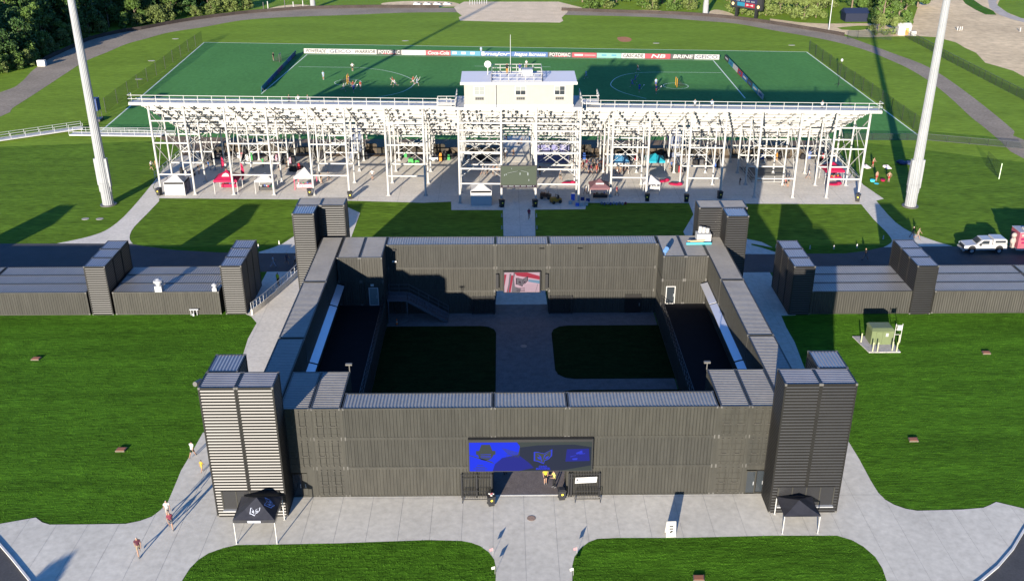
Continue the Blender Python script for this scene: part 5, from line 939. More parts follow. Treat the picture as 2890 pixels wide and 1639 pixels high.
machine('green utility cart with yellow seats parked under the left seating', 'utility cart', 1038, 412, (.04, .25, .05)); machine('ochre ride-on machine parked at the slab edge right of the central walk', 'ride-on machine', 1393, 509, (.28, .14, .02), .9, .4); machine('dark brown trailer frame left of the ochre machine', 'trailer', 1368, 498, (.07, .035, .02), .9, -.2)
machine('black cart parked under the far left seating', 'cart', 523, 412, (.03, .03, .03), 1.0); machine('white golf cart parked beneath the seating on the left', 'golf cart', 1085, 405, (.5, .5, .5), 1.0)
cr = [('white cooler at the edge of the slab, left end of the row', 1430, 512, WHITE), ('white cooler with a blue lid, second in the row', 1447, 516, M('cooler_blue', (.05, .1, .4), .5)), ('white cooler third in the row', 1458, 516, WHITE), ('white cooler fourth in the row before the column', 1469, 515, WHITE), ('tall blue crate behind the coolers', 1436, 502, MATS['cooler_blue']), ('navy crate near the maroon tent', 1460, 502, M('navy_box', (.02, .03, .12), .6)), ('navy crate touching the left leg of the maroon tent', 1474, 505, MATS['navy_box'])]
for lab, px, py, mm in cr:
    x, y = G(px, py); t = thing('cooler_box', lab, 'cooler', (x, y, 0), 'coolers and crates left of the maroon tent'); h = .55 if 'tall' not in lab else 1.1; b = MB(); b.box(x-.28, x+.28, y-.2, y+.2, .035, h); wpart('body', b, mm, t); b = MB(); b.box(x-.3, x+.3, y-.22, y+.22, h, h+.07); wpart('lid', b, WHITE, t)
for i in range(9):
    x, y = G(1508+i*7.5, 513+1.2*(i % 2)); b = MB(); b.ell((x, y, .22), (.2, .18, .24), 8, 6); b.box(x-.08, x+.08, y-.22, y-.16, .1, .25)
    wthing('backpack', b, [C(*[(.25, .28, .35), (.12, .15, .25), (.5, .5, .52), (.1, .14, .3), (.45, .48, .55), (.2, .25, .4), (.3, .3, .35), (.4, .42, .45), (.3, .05, .07)][i])], '%s bag on the grass by the maroon tent, %s in the row' % (['grey', 'dark', 'pale grey', 'navy', 'light', 'slate', 'mid grey', 'silver', 'dark red'][i], ['first', 'second', 'third', 'fourth', 'fifth', 'sixth', 'seventh', 'eighth', 'last'][i]), 'bag', (x, y, 0), 'bags on the grass by the maroon tent')
clut = [(470, 441, 'dark boxes beside the black seat near the white tent'), (500, 399, 'black and white boxes at the far left fence'), (543, 398, 'dark bins under the far left seating'), (602, 396, 'white board and boxes behind the red tent'), (626, 402, 'green and white boxes behind the white canopy'), (690, 402, 'white and pink boxes under the left seating'), (722, 410, 'black bin group right of the pink boxes'), (745, 430, 'low black boxes behind the red trimmed canopy'), (795, 400, 'dark boxes near the left stair enclosure'), (905, 400, 'dark crates right of the left stair enclosure'), (1010, 395, 'black crates at the fence left of the green cart'), (1120, 400, 'dark crates at the fence right of the green cart'), (1100, 402, 'orange and black boxes beside the white cart'), (1178, 400, 'white and dark boxes left of the central passage'), (1215, 404, 'black boxes next to the central passage'), (1460, 398, 'dark blue boxes at the fence near the crowd'), (1590, 402, 'white and red goods right of the blue tent'), (1660, 400, 'dark navy display behind the teal tent'), (1752, 412, 'dark crates under the right seating'), (1785, 420, 'pale blue and black boxes under the right seating'), (1905, 398, 'black boxes with a blue round sign'), (1940, 402, 'orange and dark boxes along the right fence'), (2022, 398, 'blue drinks boxes near the right end'), (2060, 405, 'red and grey boxes behind the right red tent'), (1700, 432, 'red goods beside the teal tent')]
for k, (px, py, lab) in enumerate(clut):
    x, y = G(px, py); t = thing('box_stack', 'stack of '+lab, 'boxes', (x, y, .035), 'boxes and bins beneath the seating'); pc2 = [(.03, .03, .035), (.75, .74, .72), (.05, .06, .12)] if 'white' in lab else [(.03, .03, .035), (.06, .055, .05), (.12, .12, .13)]
    for wd_, cc1 in (('red', (.5, .03, .05)), ('orange', (.7, .3, .05)), ('blue', (.06, .15, .5)), ('green', (.08, .45, .12)), ('pink', (.75, .4, .5))):
        if wd_ in lab.split() or wd_ in lab: pc2[2] = cc1; break
    for q in range(4):
        xx = x+(q-1.5)*.62+random.uniform(-.1, .1); w1 = random.uniform(.22, .34); h1 = random.uniform(.5, 1.3); yy = y+random.uniform(-.3, .3)
        b = MB(); b.box(xx-w1, xx+w1, yy-.25, yy+.25, .035, h1); b.box(xx-w1*.7, xx+w1*.7, yy-.2, yy+.2, h1+.002, h1+.25); wpart('box', b, C(*pc2[q % 3]), t)
for lab, px, py, a_ in (('cornhole board lying near the grandstand corner', 2172, 420, .4), ('cornhole board lying farther right on the lawn', 2224, 421, .2)):
    x, y = G(px, py); t = thing('cornhole_board', lab, 'game board', (x, y, 0), 'cornhole boards', a_); b = MB(); b.add([(-.45, -.6, .08), (.45, -.6, .08), (.45, .6, .32), (-.45, .6, .32), (-.45, -.6, .0), (.45, -.6, .0), (.45, .6, .0), (-.45, .6, .0)], [(0, 1, 2, 3), (0, 4, 5, 1), (1, 5, 6, 2), (2, 6, 7, 3), (3, 7, 4, 0)]); link('deck', b.mesh('deck', M('pale_wood', (.6, .52, .5), .6)), t); b = MB(); b.add([(.14*math.cos(i*.63), .35+.14*math.sin(i*.63), .285+.028*math.sin(i*.63)) for i in range(10)], [tuple(range(10))]); link('hole', b.mesh('hole', BLACK), t)
for lab, px, py, mm in (('cyan tub on the lawn at the players feet', 2187, 455, M('cyan_plastic', (.05, .5, .6), .5)), ('red tub on the lawn between two men', 2213, 454, REDCL), ('small cyan lid on the lawn', 2197, 461, MATS['cyan_plastic'])):
    x, y = G(px, py); b = MB(); b.cyl((x, y, .01), (x, y, .3 if 'tub' in lab else .06), .32, .4, 14); wthing('plastic_tub', b, mm, lab, 'tub', (x, y, 0))
b = MB(); x, y = G(2285, 412)
for i in range(9): b.ell((x+random.uniform(-2, 2), y+random.uniform(-.8, .8), .25), (.8, .5, .3), 8, 5)
wthing('tarp_pile', b, M('navy_tarp', (.02, .03, .07), .6), 'crumpled navy tarp on the lawn behind the right light pole', 'tarp', (x, y, 0))
# ------------------------------------------------------------------ pickup truck and trailer
tk = thing('pickup_truck', 'white pickup truck with a canopy parked on the rear road', 'pickup truck', (61.4, 52.9, 0)); tk.rotation_euler.z = 0
TW = M('truck_white', (.25, .25, .25), .3, coat=.3)
def prof(pts, y0, y1, mat, name, root, bevel=0):
    b = MB(); n = len(pts); b.add([(x, y0, z) for x, z in pts]+[(x, y1, z) for x, z in pts], [tuple(range(n)), tuple(range(2*n-1, n-1, -1))]+[(i, i+n, (i+1) % n+n, (i+1) % n) for i in range(n)]); me = b.mesh(name, mat); o = link(name, me, root)
    if bevel: md = o.modifiers.new('bevel', 'BEVEL'); md.width = bevel; md.segments = 2; md.limit_method = 'ANGLE'; md.angle_limit = .5
    return o
tk.location = (61.5, 52.6, 0.012)
prof([(-2.75, .45), (-2.8, .75), (-2.7, 1.12), (-1.35, 1.25), (2.75, 1.25), (2.8, .5), (2.1, .45), (-1.4, .42)], -.98, .98, TW, 'body', tk, .09)
prof([(-1.3, 1.22), (-.55, 1.88), (.75, 1.9), (.8, 1.22)], -.86, .86, TW, 'cab', tk, .08); prof([(.82, 1.24), (.85, 2.02), (2.45, 2.0), (2.72, 1.8), (2.76, 1.24)], -.93, .93, TW, 'bed_canopy', tk, .12)
b = MB(); b.add([(-1.22, -.74, 1.33), (-1.22, .74, 1.33), (-.68, .68, 1.83), (-.68, -.68, 1.83)], [(0, 1, 2, 3)]); b.v = [(v[0]-.04, v[1], v[2]+.02) for v in b.v]; link('windscreen', b.mesh('ws', GLASSD), tk)
b = MB(); b.add([(-.85, -.872, 1.32), (.35, -.872, 1.32), (.35, -.872, 1.76), (-.45, -.872, 1.76)], [(0, 1, 2, 3)]); link('side_window', b.mesh('sw', GLASSD), tk); b = MB(); b.box(1.1, 2.45, -.945, -.93, 1.5, 1.78); link('canopy_window', b.mesh('cw', GLASSD), tk)
b = MB(); b.box(-2.84, -2.74, -.75, .75, .62, 1.05); link('grille', b.mesh('gr', BLACK), tk); b = MB(); b.box(-2.95, -2.75, -.95, .95, .35, .58); link('bumper', b.mesh('bp', STEEL), tk)
for s in (-.82, .82): b = MB(); b.box(-2.82, -2.7, s-.13, s+.13, .78, 1.02); link('headlight', b.mesh('hl', M('headlight_glass', (.7, .75, .8), .1)), tk)
b = MB(); b.box(-.95, -.75, -1.15, -.95, 1.15, 1.4); link('wing_mirror', b.mesh('wm', BLACK), tk)
for sx in (-1.85, 1.75):
    b = MB(); b.cyl((sx, -1.0, .62), (sx, .99, .62), .52, n=18); link('wheel_arch', b.mesh('wa', BLACK), tk)
    for sy in (-.95, .95):
        b = MB(); b.cyl((sx, sy-.13, .42), (sx, sy+.13, .42), .42, n=20); wl = link('wheel', b.mesh('wh', RUBBER), tk); b = MB(); b.cyl((sx, sy-.15*(1 if sy < 0 else -1), .42), (sx, sy-.10*(1 if sy < 0 else -1), .42), .24, n=14); link('hub', b.mesh('hb', STEEL), wl)
tr = thing('food_trailer', 'pink and red printed trailer behind the white pickup at the right edge', 'trailer', (68.5, 52.6, .012)); PK = M('trailer_pink', (.22, .055, .075), .5, n=(.9, .25))
b = MB(); b.box(-3.0, 3.4, -1.15, 1.15, .55, 3.0); link('body', b.mesh('body', PK), tr); b = MB(); b.box(-3.04, 3.44, -1.19, 1.19, 3.0, 3.08); link('roof', b.mesh('roof', M('trailer_roof', (.22, .22, .25), .5)), tr); b = MB(); b.box(-3.02, 3.42, -1.17, 1.17, .5, .75); link('skirt', b.mesh('sk', STEEL), tr)
for s in (.3, 1.2):
    for sy in (-1.05, 1.05): b = MB(); b.cyl((s, sy-.12, .4), (s, sy+.12, .4), .38, n=16); link('wheel', b.mesh('wh', RUBBER), tr)
b = MB(); b.cyl((-1, 0, 3.05), (-1, 0, 3.35), .5, n=16); b.box(-2.2, -1.7, -.3, .3, 3.05, 3.3); link('roof_vent', b.mesh('rv', WHITE), tr); b = MB(); b.bar((-4.1, 0, .5), (-3.0, -.5, .5), .1); b.bar((-4.1, 0, .5), (-3.0, .5, .5), .1); link('tow_hitch', b.mesh('th', BLACK), tr)
MG = M('magenta_print', (.14, .006, .04), .5)
for i, (u0, u1, v0, v1) in enumerate(((-2.7, -1.9, 2.45, 2.75), (-2.75, -1.7, 1.95, 2.2), (-2.6, -1.9, 1.45, 1.7), (-1.3, -.5, 1.9, 2.6), (-1.4, .2, 1.0, 1.5), (.4, 1.6, 1.6, 2.5), (2, 3, 1.1, 2.4))): b = MB(); b.box(u0, u1, -1.165, -1.152, v0, v1); link('printed_block', b.mesh('pb', MG if i % 3 else M('cream_print', (.25, .2, .17), .5)), tr)
b = MB(); b.box(-3.5, -3.2, -.7, -.2, .55, 2.1); b.ell((-3.35, -.45, 2.4), (.35, .3, .35), 12, 8); b.ell((-3.35, -.45, 1.6), (.38, .3, .5), 12, 8); link('mounted_tanks', b.mesh('tanks', M('cream_white', (.22, .19, .17), .5)), tr)
# ------------------------------------------------------------------ trees
LEAFM = [M('leaf_a', (.022, .052, .008), .7, spec=.3, n=(.5, .35)), M('leaf_b', (.045, .082, .011), .7, spec=.3, n=(.5, .35)), M('leaf_c', (.075, .10, .022), .7, spec=.3, n=(.5, .3))]
BARK = M('bark', (.12, .09, .065), .9, n=(3, .3))
def crown_mesh(seed, h, r, n, leaf, mat, low=.25):
    g = np.random.default_rng(seed); nl = 16; lobes = []
    for i in range(nl):
        zz = g.uniform(low, .98); rr = r*(1-.75*max(0, zz-.5)*1.5)*g.uniform(.25, .75) if zz > .5 else r*g.uniform(.35, .8)
        a = g.uniform(0, 2*math.pi); lobes.append((rr*math.cos(a), rr*math.sin(a), zz*h, g.uniform(.22, .42)*r))
    lobes.append((0, 0, h*.6, r*.6)); lobes.append((0, 0, h*.85, r*.4)); lobes = np.array(lobes)
    idx = g.integers(0, len(lobes), n); d = g.normal(size=(n, 3)); d /= np.linalg.norm(d, axis=1)[:, None]; rad = lobes[idx, 3]*g.uniform(.55, 1.08, n)**.6
    P = lobes[idx, :3]+d*rad[:, None]*np.array([1, 1, .8]); P[:, 2] = np.maximum(P[:, 2], .3)
    nn = d+g.normal(size=(n, 3))*.55; nn /= np.linalg.norm(nn, axis=1)[:, None]; a = np.cross(nn, g.normal(size=(n, 3))); a /= np.linalg.norm(a, axis=1)[:, None]; b_ = np.cross(nn, a); s = leaf*g.uniform(.5, 1.2, n)[:, None]
    V = np.stack([P-a*s, P-b_*s*.6, P+a*s, P+b_*s*.6], 1).reshape(-1, 3); me = bpy.data.meshes.new('crown'); me.vertices.add(4*n); me.vertices.foreach_set('co', V.ravel()); me.loops.add(4*n); me.loops.foreach_set('vertex_index', np.arange(4*n)); me.polygons.add(n); me.polygons.foreach_set('loop_start', np.arange(0, 4*n, 4)); me.polygons.foreach_set('loop_total', np.full(n, 4)); me.update(calc_edges=True); me.materials.append(mat); return me
def trunk_mesh(seed, h, r):
    g = random.Random(seed); b = MB(); b.cyl((0, 0, 0), (0, 0, h*.45), r, r*.7, 8); b.cyl((0, 0, h*.45), (g.uniform(-.3, .3), g.uniform(-.3, .3), h*.8), r*.7, r*.25, 7)
    for i in range(5): a = g.uniform(0, 6.3); z = h*g.uniform(.25, .6); b.cyl((0, 0, z), (math.cos(a)*h*.22, math.sin(a)*h*.22, z+h*.2), r*.35, r*.1, 6)
    return b.mesh('trunk', BARK)
PROTO = []
for k in range(6):
    h = [13, 15, 11, 14, 10, 12][k]; r = [5.2, 5.8, 4.6, 5.0, 4.4, 5.5][k]; PROTO.append((crown_mesh(20+k, h, r, 3400, .42, LEAFM[[0, 1, 0, 1, 1, 0][k]], .10+.05*(k % 3)), trunk_mesh(k, h, .3)))
SHRUB = [(crown_mesh(60+k, 5.5, 3.4, 1700, .3, LEAFM[[1, 2, 2][k]], .05), trunk_mesh(k+9, 5.5, .12)) for k in range(3)]
def tree(x, y, k, s, label, name='tree', pro=PROTO, cat='tree', group='trees of the wood beyond the old track'):
    t = thing(name, label, cat, (x, y, 0), group, random.uniform(0, 6.3)); t.scale = (s, s, s*random.uniform(.88, 1.1)); link('crown', pro[k][0], t); link('trunk', pro[k][1], t); return t
edge = GP((0, 190), (60, 176), (100, 158), (146, 128), (200, 104), (268, 82), (340, 72), (415, 56), (488, 44), (561, 34), (640, 24))
edge = [(-165, 100), (-150, 118), (-133, 140)]+edge; cnt = 0; row = 0
for row in range(9):
    E = smooth([(p[0]-4-row*6.3*.72, p[1]+3.5+row*6.3*.72) for p in edge], 6); acc = random.uniform(0, 4)
    for i in range(len(E)-1):
        p, q = Vector(E[i]), Vector(E[i+1]); acc += (q-p).length
        if acc > 6.4+row*.35:
            acc = 0; x, y = p.x+random.uniform(-1.6, 1.6), p.y+random.uniform(-1.6, 1.6); k = random.randrange(6)
            tree(x, y, k, random.uniform(.78, 1.15)*(.8 if row == 0 else 1), ('dark green' if k in (0, 2, 5) else 'mid green')+' broad tree in %s of the left wood' % ('the front row', 'the second row', 'the third row', 'the fourth row', 'the fifth row', 'the sixth row', 'the seventh row', 'the eighth row', 'the farthest row')[row]); cnt += 1
for i in range(60):                                                                                # undergrowth along the wood edge
    E = edge; j = random.random()*(len(E)-1.001); a_ = int(j); f_ = j-a_; x = E[a_][0]+(E[a_+1][0]-E[a_][0])*f_-1.8; y = E[a_][1]+(E[a_+1][1]-E[a_][1])*f_+1.5
    tree(x+random.uniform(-.8, .8), y+random.uniform(-.8, .8), random.randrange(3), random.uniform(.5, .85), 'low bush at the foot of the left wood, %s' % ('near the left picture edge', 'left of the concrete block', 'near the concrete block', 'behind the light pole', 'right of the light pole', 'at the start of the track bend', 'midway along the track wall', 'past the middle of the track wall', 'near the turf corner', 'above the ball netting', 'left of the dark post', 'next to the dark post', 'at the right end')[min(12, a_)], 'bush', SHRUB, 'bush', 'bushes at the foot of the left wood')
for k_, (px, py, s, kk, lab) in enumerate(((1495, 20, 1.15, 4, 'tree at the right of the gravel pad'), (1460, 6, 1.0, 2, 'tree behind the corner of the gravel pad'), (1545, 6, 1.1, 3, 'tree between the gravel pad and the bare patch'), (1600, 2, 1.2, 0, 'dark tree at the top edge left of the distant pole'), (1660, 10, 1.1, 4, 'tree left of the distant pole'), (1715, 8, 1.1, 1, 'tree just left of the distant pole'), (1745, 2, 1.0, 2, 'tree behind the distant pole'), (1930, 8, 1.2, 3, 'tree right of the scoreboard'), (1975, 2, 1.25, 1, 'tall tree right of the scoreboard'), (2135, 22, 1.1, 0, 'dark leaning tree left of the dirt yard'), (2170, 30, 1.0, 4, 'tree beside the dark blue object'), (2210, 70, 1.05, 1, 'tree in the dirt yard with a pale trunk'), (2250, 62, 1.15, 3, 'broad olive tree above the white shed'), (2200, 28, 1.2, 4, 'olive tree behind the shed tree'), (2270, 30, 1.1, 1, 'rightmost olive tree at the dirt yard'), (2530, -4, .8, 2, 'small tree at the top right corner'), (2235, 40, 1.7, 1, 'largest broad olive tree of the dirt yard'), (2180, 12, 1.6, 0, 'large dark green tree left of the olive ones'), (2300, 18, 1.3, 4, 'olive tree overhanging the pale dirt'), (2120, -6, 1.5, 3, 'tall tree at the top edge above the navy shed'), (2060, -8, 1.5, 2, 'tall tree at the top edge above the bend'), (1560, -8, 1.4, 0, 'tall dark tree at the top edge above the pad'), (1650, -8, 1.4, 3, 'tall tree at the top edge left of the pole'), (1822, 2, 1.0, 3, 'tree behind the scoreboard'))):
    x, y = G(px, py); tree(x, y, kk, s*.8, lab, group='single trees beyond the field')
for k_, (px, py, s, kk) in enumerate(((1478, 25, .9, 0), (1515, 20, .8, 1), (1610, 20, .9, 0), (1635, 24, .8, 2), (1690, 26, .9, 0), (1725, 24, .8, 1), (1860, 36, .8, 2), (1885, 40, .7, 2), (1920, 40, .9, 1), (1955, 35, 1.0, 2), (1995, 40, 1.1, 2), (2015, 48, 1.25, 2), (2045, 45, 1.2, 2), (2070, 20, 1.0, 1), (1838, 30, .8, 2), (2245, 85, .8, 2), (2200, 88, .8, 2))):
    x, y = G(px, py); tree(x, y, kk, s*1.1, ['mid green bush', 'olive bush', 'pale olive bush'][kk]+' beyond the track, %s' % ['at the gravel pad edge', 'right of the pad tree', 'left of the bare soil', 'at the bare soil', 'right of the bare soil', 'left of the distant pole', 'under the scoreboard left side', 'under the scoreboard right side', 'right of the scoreboard post', 'above the track bend', 'left of the big olive bush', 'largest of the bend bushes', 'left of the thin pole', 'behind the thin pole', 'left of the scoreboard post', 'touching the white shed', 'under the shed tree'][k_], 'bush', SHRUB, 'bush', 'bushes beyond the track')
tree(-43.5, -33.0, 4, .52, 'unseen small round tree added to cast the shadow at the lower left', group='single trees beyond the field')  # out of view, added to cast the rounded shadow on the lower left paving
# rubble and small fittings by the gravel pad
b = MB(); x, y = G(1082, 12)
for i in range(4): b.add([(x-6+i*3.2, y-.8, 0), (x-3.4+i*3.2, y-.6, 0), (x-3.8+i*3.2, y+1, .1), (x-5.4+i*3.2, y+1, .7)], [(0, 1, 2, 3)]); b.box(x-5.8+i*3.2, x-3.6+i*3.2, y-.5, y+.8, 0, .3)
wthing('concrete_rubble', b, KERB, 'pale broken concrete pieces beyond the track left of the gravel pad', 'rubble', (x, y, 0))
for k in range(8):
    x, y = G(1178+k*6, 13-.4*k); b = MB(); b.cyl((x, y, 0), (x, y, 1.5), .08, n=6); wthing('post', b, STEEL, 'short grey post in the row at the corner of the gravel pad', 'post', (x, y, 0), 'short posts at the gravel pad')
for k, (px, py) in enumerate(((661, 24), (672, 22), (715, 23), (736, 23), (760, 20))):
    x, y = G(px, py); b = MB(); b.cyl((x, y, 0), (x, y, 2.2 if k != 2 else 7), .14, n=6); wthing('post', b, [BLACK if k in (0, 2) else WHITE], ['dark post at the end of the wood', 'white post at the end of the wood', 'tall dark post left of the distant light pole', 'white post right of the tall dark post', 'white post next to the distant light pole'][k], 'post', (x, y, 0))
# ------------------------------------------------------------------ people
def body_mesh(pose):
    la, ra, lk, rk, arms, lean = pose; V = []; R = []; Ed = []; S = []
    def add(p, r, par=None, seg=None):
        V.append(Vector(p)); R.append(r)
        if par is not None: Ed.append((par, len(V)-1)); S.append((par, len(V)-1, seg))
        return len(V)-1
    def rot(v, a): return Vector((v[0], v[1]*math.cos(a)-v[2]*math.sin(a), v[1]*math.sin(a)+v[2]*math.cos(a)))
    pel = add((0, 0, .95), .145); sp = add((0, -math.sin(lean)*.2, 1.15), .135, pel, 'torso'); ch = add((0, -math.sin(lean)*.42, 1.37), .155, sp, 'torso'); nk = add((0, -math.sin(lean)*.5, 1.49), .06, ch, 'neck'); hd = add((0, -math.sin(lean)*.58-.015, 1.61), .092, nk, 'head'); ht = add((0, -math.sin(lean)*.6, 1.71), .075, hd, 'head'); add((0, V[hd].y-.095, 1.605), .018, hd, 'head')
    for s, a, k in ((-1, la, lk), (1, ra, rk)):
        hip = add((s*.085, 0, .90), .095, pel, 'torso2'); kn = V[hip]+rot((0, 0, -.43), -a); ki = add(kn, .062, hip, 'thigh'); an = kn+rot((0, 0, -.42), -a+k); ai = add(an, .042, ki, 'shin'); add(an+Vector((0, -.17, -.045)), .034, ai, 'foot'); add(an+Vector((0, .05, -.045)), .035, ai, 'foot')
    y0 = V[ch].y
    for s, (a, e, out) in ((-1, arms[0]), (1, arms[1])):
        sh = add((s*.185, y0, 1.40), .062, ch, 'torso'); el = V[sh]+Vector((s*out*.28, 0, 0))+rot((0, 0, -.28), -a); ei = add(el, .043, sh, 'uparm'); ha = el+rot((0, 0, -.25), -a-e)+Vector((-s*out*.22, 0, 0)); hi = add(ha, .03, ei, 'fore'); hn = add(ha+(ha-el)*.28, .032, hi, 'fore')
        d = (ha-el).normalized()
        for f in range(4): add(ha+(ha-el)*.28+d*.075+Vector((s*.0, (f-1.5)*.02, 0)), .008, hn, 'fore')
        add(ha+d*.06+Vector((-s*.045, -.02, 0)), .009, hi, 'fore')
    lo = min(v.z-r for v, r in zip(V, R)); V = [v-Vector((0, 0, lo)) for v in V]
    me = bpy.data.meshes.new('person_skin'); me.from_pydata(V, Ed, []); o = bpy.data.objects.new('tmp', me); COL.objects.link(o); md = o.modifiers.new('s', 'SKIN'); md.use_smooth_shade = True
    for i, sv in enumerate(me.skin_vertices[0].data): sv.radius = (R[i], R[i]*(.72 if R[i] > .12 else 1)); sv.use_root = i == 0
    sb = o.modifiers.new('ss', 'SUBSURF'); sb.levels = 1; sb.render_levels = 1
    dg = bpy.context.evaluated_depsgraph_get(); dg.update(); m2 = bpy.data.meshes.new_from_object(o.evaluated_get(dg)); bpy.data.objects.remove(o); m2.name = 'person'
    m2.materials.clear()
    for mm in (C(.45, .26, .18), WHITE, BLACK, BLACK, BLACK, WHITE): m2.materials.append(mm)
    SL = {'torso': 1, 'torso2': 2, 'neck': 0, 'head': 0, 'uparm': 1, 'fore': 0, 'thigh': 2, 'shin': 5, 'foot': 3}; idx = []
    zh = V[hd].z
    for p in m2.polygons:
        c_ = p.center; best = 1e9; sl = 0
        for a, b_, sg in S:
            A, B = V[a], V[b_]; t_ = max(0, min(1, (c_-A).dot(B-A)/max(1e-9, (B-A).length_squared))); d = (c_-A.lerp(B, t_)).length-.5*(R[a]+(R[b_]-R[a])*t_)
            if d < best:
                best = d; sl = SL[sg]
                if sg == 'thigh' and t_ > .72: sl = 5
                if sg == 'uparm' and t_ > .75: sl = 0
        if sl == 0 and c_.z > zh+.015 and (c_.y > V[hd].y-.05 or c_.z > zh+.07): sl = 4
        if c_.z < .13: sl = 3
        idx.append(sl)
    m2.polygons.foreach_set('material_index', idx); m2.polygons.foreach_set('use_smooth', [True]*len(idx)); return m2
A_ = ((.1, .15, .12), (-.05, .1, .12))
POSES = {'stand': (.05, -.04, .02, .02, (( .05, .15, .15), (-.02, .12, .15)), .03), 'walk': (.42, -.38, .05, .35, ((-.45, .3, .08), (.45, .35, .08)), .06), 'walk2': (-.3, .33, .3, .08, ((.35, .4, .1), (-.3, .3, .1)), .06), 'run': (.85, -.55, .7, .9, ((-.7, 1.2, .15), (.7, 1.3, .15)), .25), 'hips': (.03, -.03, 0, 0, ((-.1, .9, .75), (-.1, .9, .75)), .0), 'hold': (.3, -.15, .2, .3, ((.5, 1.1, .15), (.3, 1.2, .15)), .2), 'fold': (.1, -.1, .1, .05, ((.35, 1.6, .2), (.3, 1.5, .2)), .05)}
BODY = {k: body_mesh(v) for k, v in POSES.items()}
W1, K1, N1, R1 = (.75, .74, .72), (.015, .015, .018), (.03, .045, .13), (.5, .03, .05)
SK, SK2, HB, HY, TAN_, GRY = (.5, .30, .21), (.20, .11, .07), (.03, .02, .015), (.45, .32, .15), (.38, .30, .2), (.2, .2, .21)
def person(px, py, label, pose='stand', rz=0, shirt=W1, shorts=K1, hair=HB, shoe=GRY, leg=None, skin=SK, s=1.0, z=0.03, xy=None, group=None):
    x, y = xy if xy else G(px, py); o = link('person', BODY[pose], None, (x, y, z)); o.rotation_euler.z = rz; o.scale = (s, s, s); tag(o, label, 'person', group)
    for i, cc in enumerate((skin, shirt, shorts, shoe, hair, leg or skin)): o.material_slots[i].link = 'OBJECT'; o.material_slots[i].material = C(*cc)
    return o
PI = math.pi
person(484, 1146, 'woman with long dark hair in white top and black shorts beside the left tower', 'walk', PI*.9, W1, K1, HB, group=None); person(507, 1183, 'child in yellow clothes walking beside the left tower', 'walk2', PI*.9, (.7, .45, .05), (.7, .45, .1), HB, s=.72)
person(409, 1290, 'man in a white shirt and white cap walking just behind another man', 'walk', .5, W1, (.5, .45, .4), W1, s=1.02, xy=(-29.6, -2.6)); person(430, 1326, 'man in a dark and maroon shirt with a white cap', 'walk2', .45, (.28, .05, .08), GRY, W1, s=1.0)
person(350, 1391, 'man in white cap, red sleeved shirt and khaki shorts, lowest on the left path', 'walk', .45, (.12, .03, .05), TAN_, W1, s=1.05)
person(1367, 1213, 'guard in a yellow shirt and black shorts standing in the gate', 'stand', .3, (.85, .75, .05), K1, (.75, .7, .3)); person(1389, 1222, 'guard in a yellow shirt and black trousers beside the bin', 'fold', -1.2, (.85, .8, .2), K1, HB, leg=K1)
person(1266, 1187, 'person in black boots standing in the shade inside the gate', 'stand', .2, K1, K1, HB, K1, leg=K1)
person(686, 671, 'person in a pale blue outfit crossing the shaded road on the left', 'walk', 2, (.45, .6, .75), (.45, .6, .75), HB, leg=(.4, .5, .7)); person(720, 664, 'person in dark clothes on the shaded road', 'walk', 1.2, (.1, .1, .15), (.1, .1, .15)); person(742, 668, 'person in a grey shirt beside the rear left tower', 'walk2', 1.3, (.35, .35, .4), (.1, .1, .12))
person(698, 716, 'guard in a lime vest and black trousers by the curved ramp', 'stand', 2.6, (.45, .75, .05), K1, K1, K1, leg=K1)
person(2168, 652, 'blond person in a black top running along the right road', 'walk', -1.3, K1, (.3, .3, .3), HY, N1); person(2286, 597, 'person in black carrying things on the right path', 'walk2', .8, K1, TAN_, (.7, .65, .6)); person(2300, 600, 'person in tan clothes on the right path', 'walk', .9, (.4, .33, .25), (.4, .33, .25))
person(1326, 550, 'person in a red shirt walking down the central walk', 'walk', PI, (.35, .03, .08), (.5, .4, .38), HB)
person(2187, 420, 'man with red shorts near the first cornhole board', 'hold', .6, SK, R1, HB); person(2196, 455, 'shirtless man in red shorts beside the cyan tub', 'stand', .2, SK, R1, HB); person(2227, 457, 'shirtless man in red shorts with hands on hips', 'hips', -.1, SK, R1, HB); person(2164, 414, 'person in white standing at the grandstand corner', 'stand', 1, W1, W1, HB)
person(381, 427, 'person in a white top and black shorts on the left lawn', 'walk', 1.2, W1, K1); person(393, 424, 'person in orange clothes beside the left stand column', 'walk', 1.0, (.6, .35, .15), (.5, .3, .15)); person(524, 427, 'man in a bright blue shirt walking under the left seating', 'walk', 1.6, (.03, .2, .6), (.1, .15, .3), leg=(.05, .1, .25))
person(0, 0, 'person in a black shirt and orange shorts on the press box roof', 'fold', PI, K1, (.6, .28, .05), HB, leg=(.5, .25, .05), xy=(-1.4, 75.6), z=18.42); person(0, 0, 'person in a blue shirt and white shorts on the press box roof', 'fold', PI, (.04, .06, .25), W1, HB, leg=W1, xy=(.45, 75.6), z=18.42)
LB, OR = (.45, .6, .8), (.6, .12, .08)
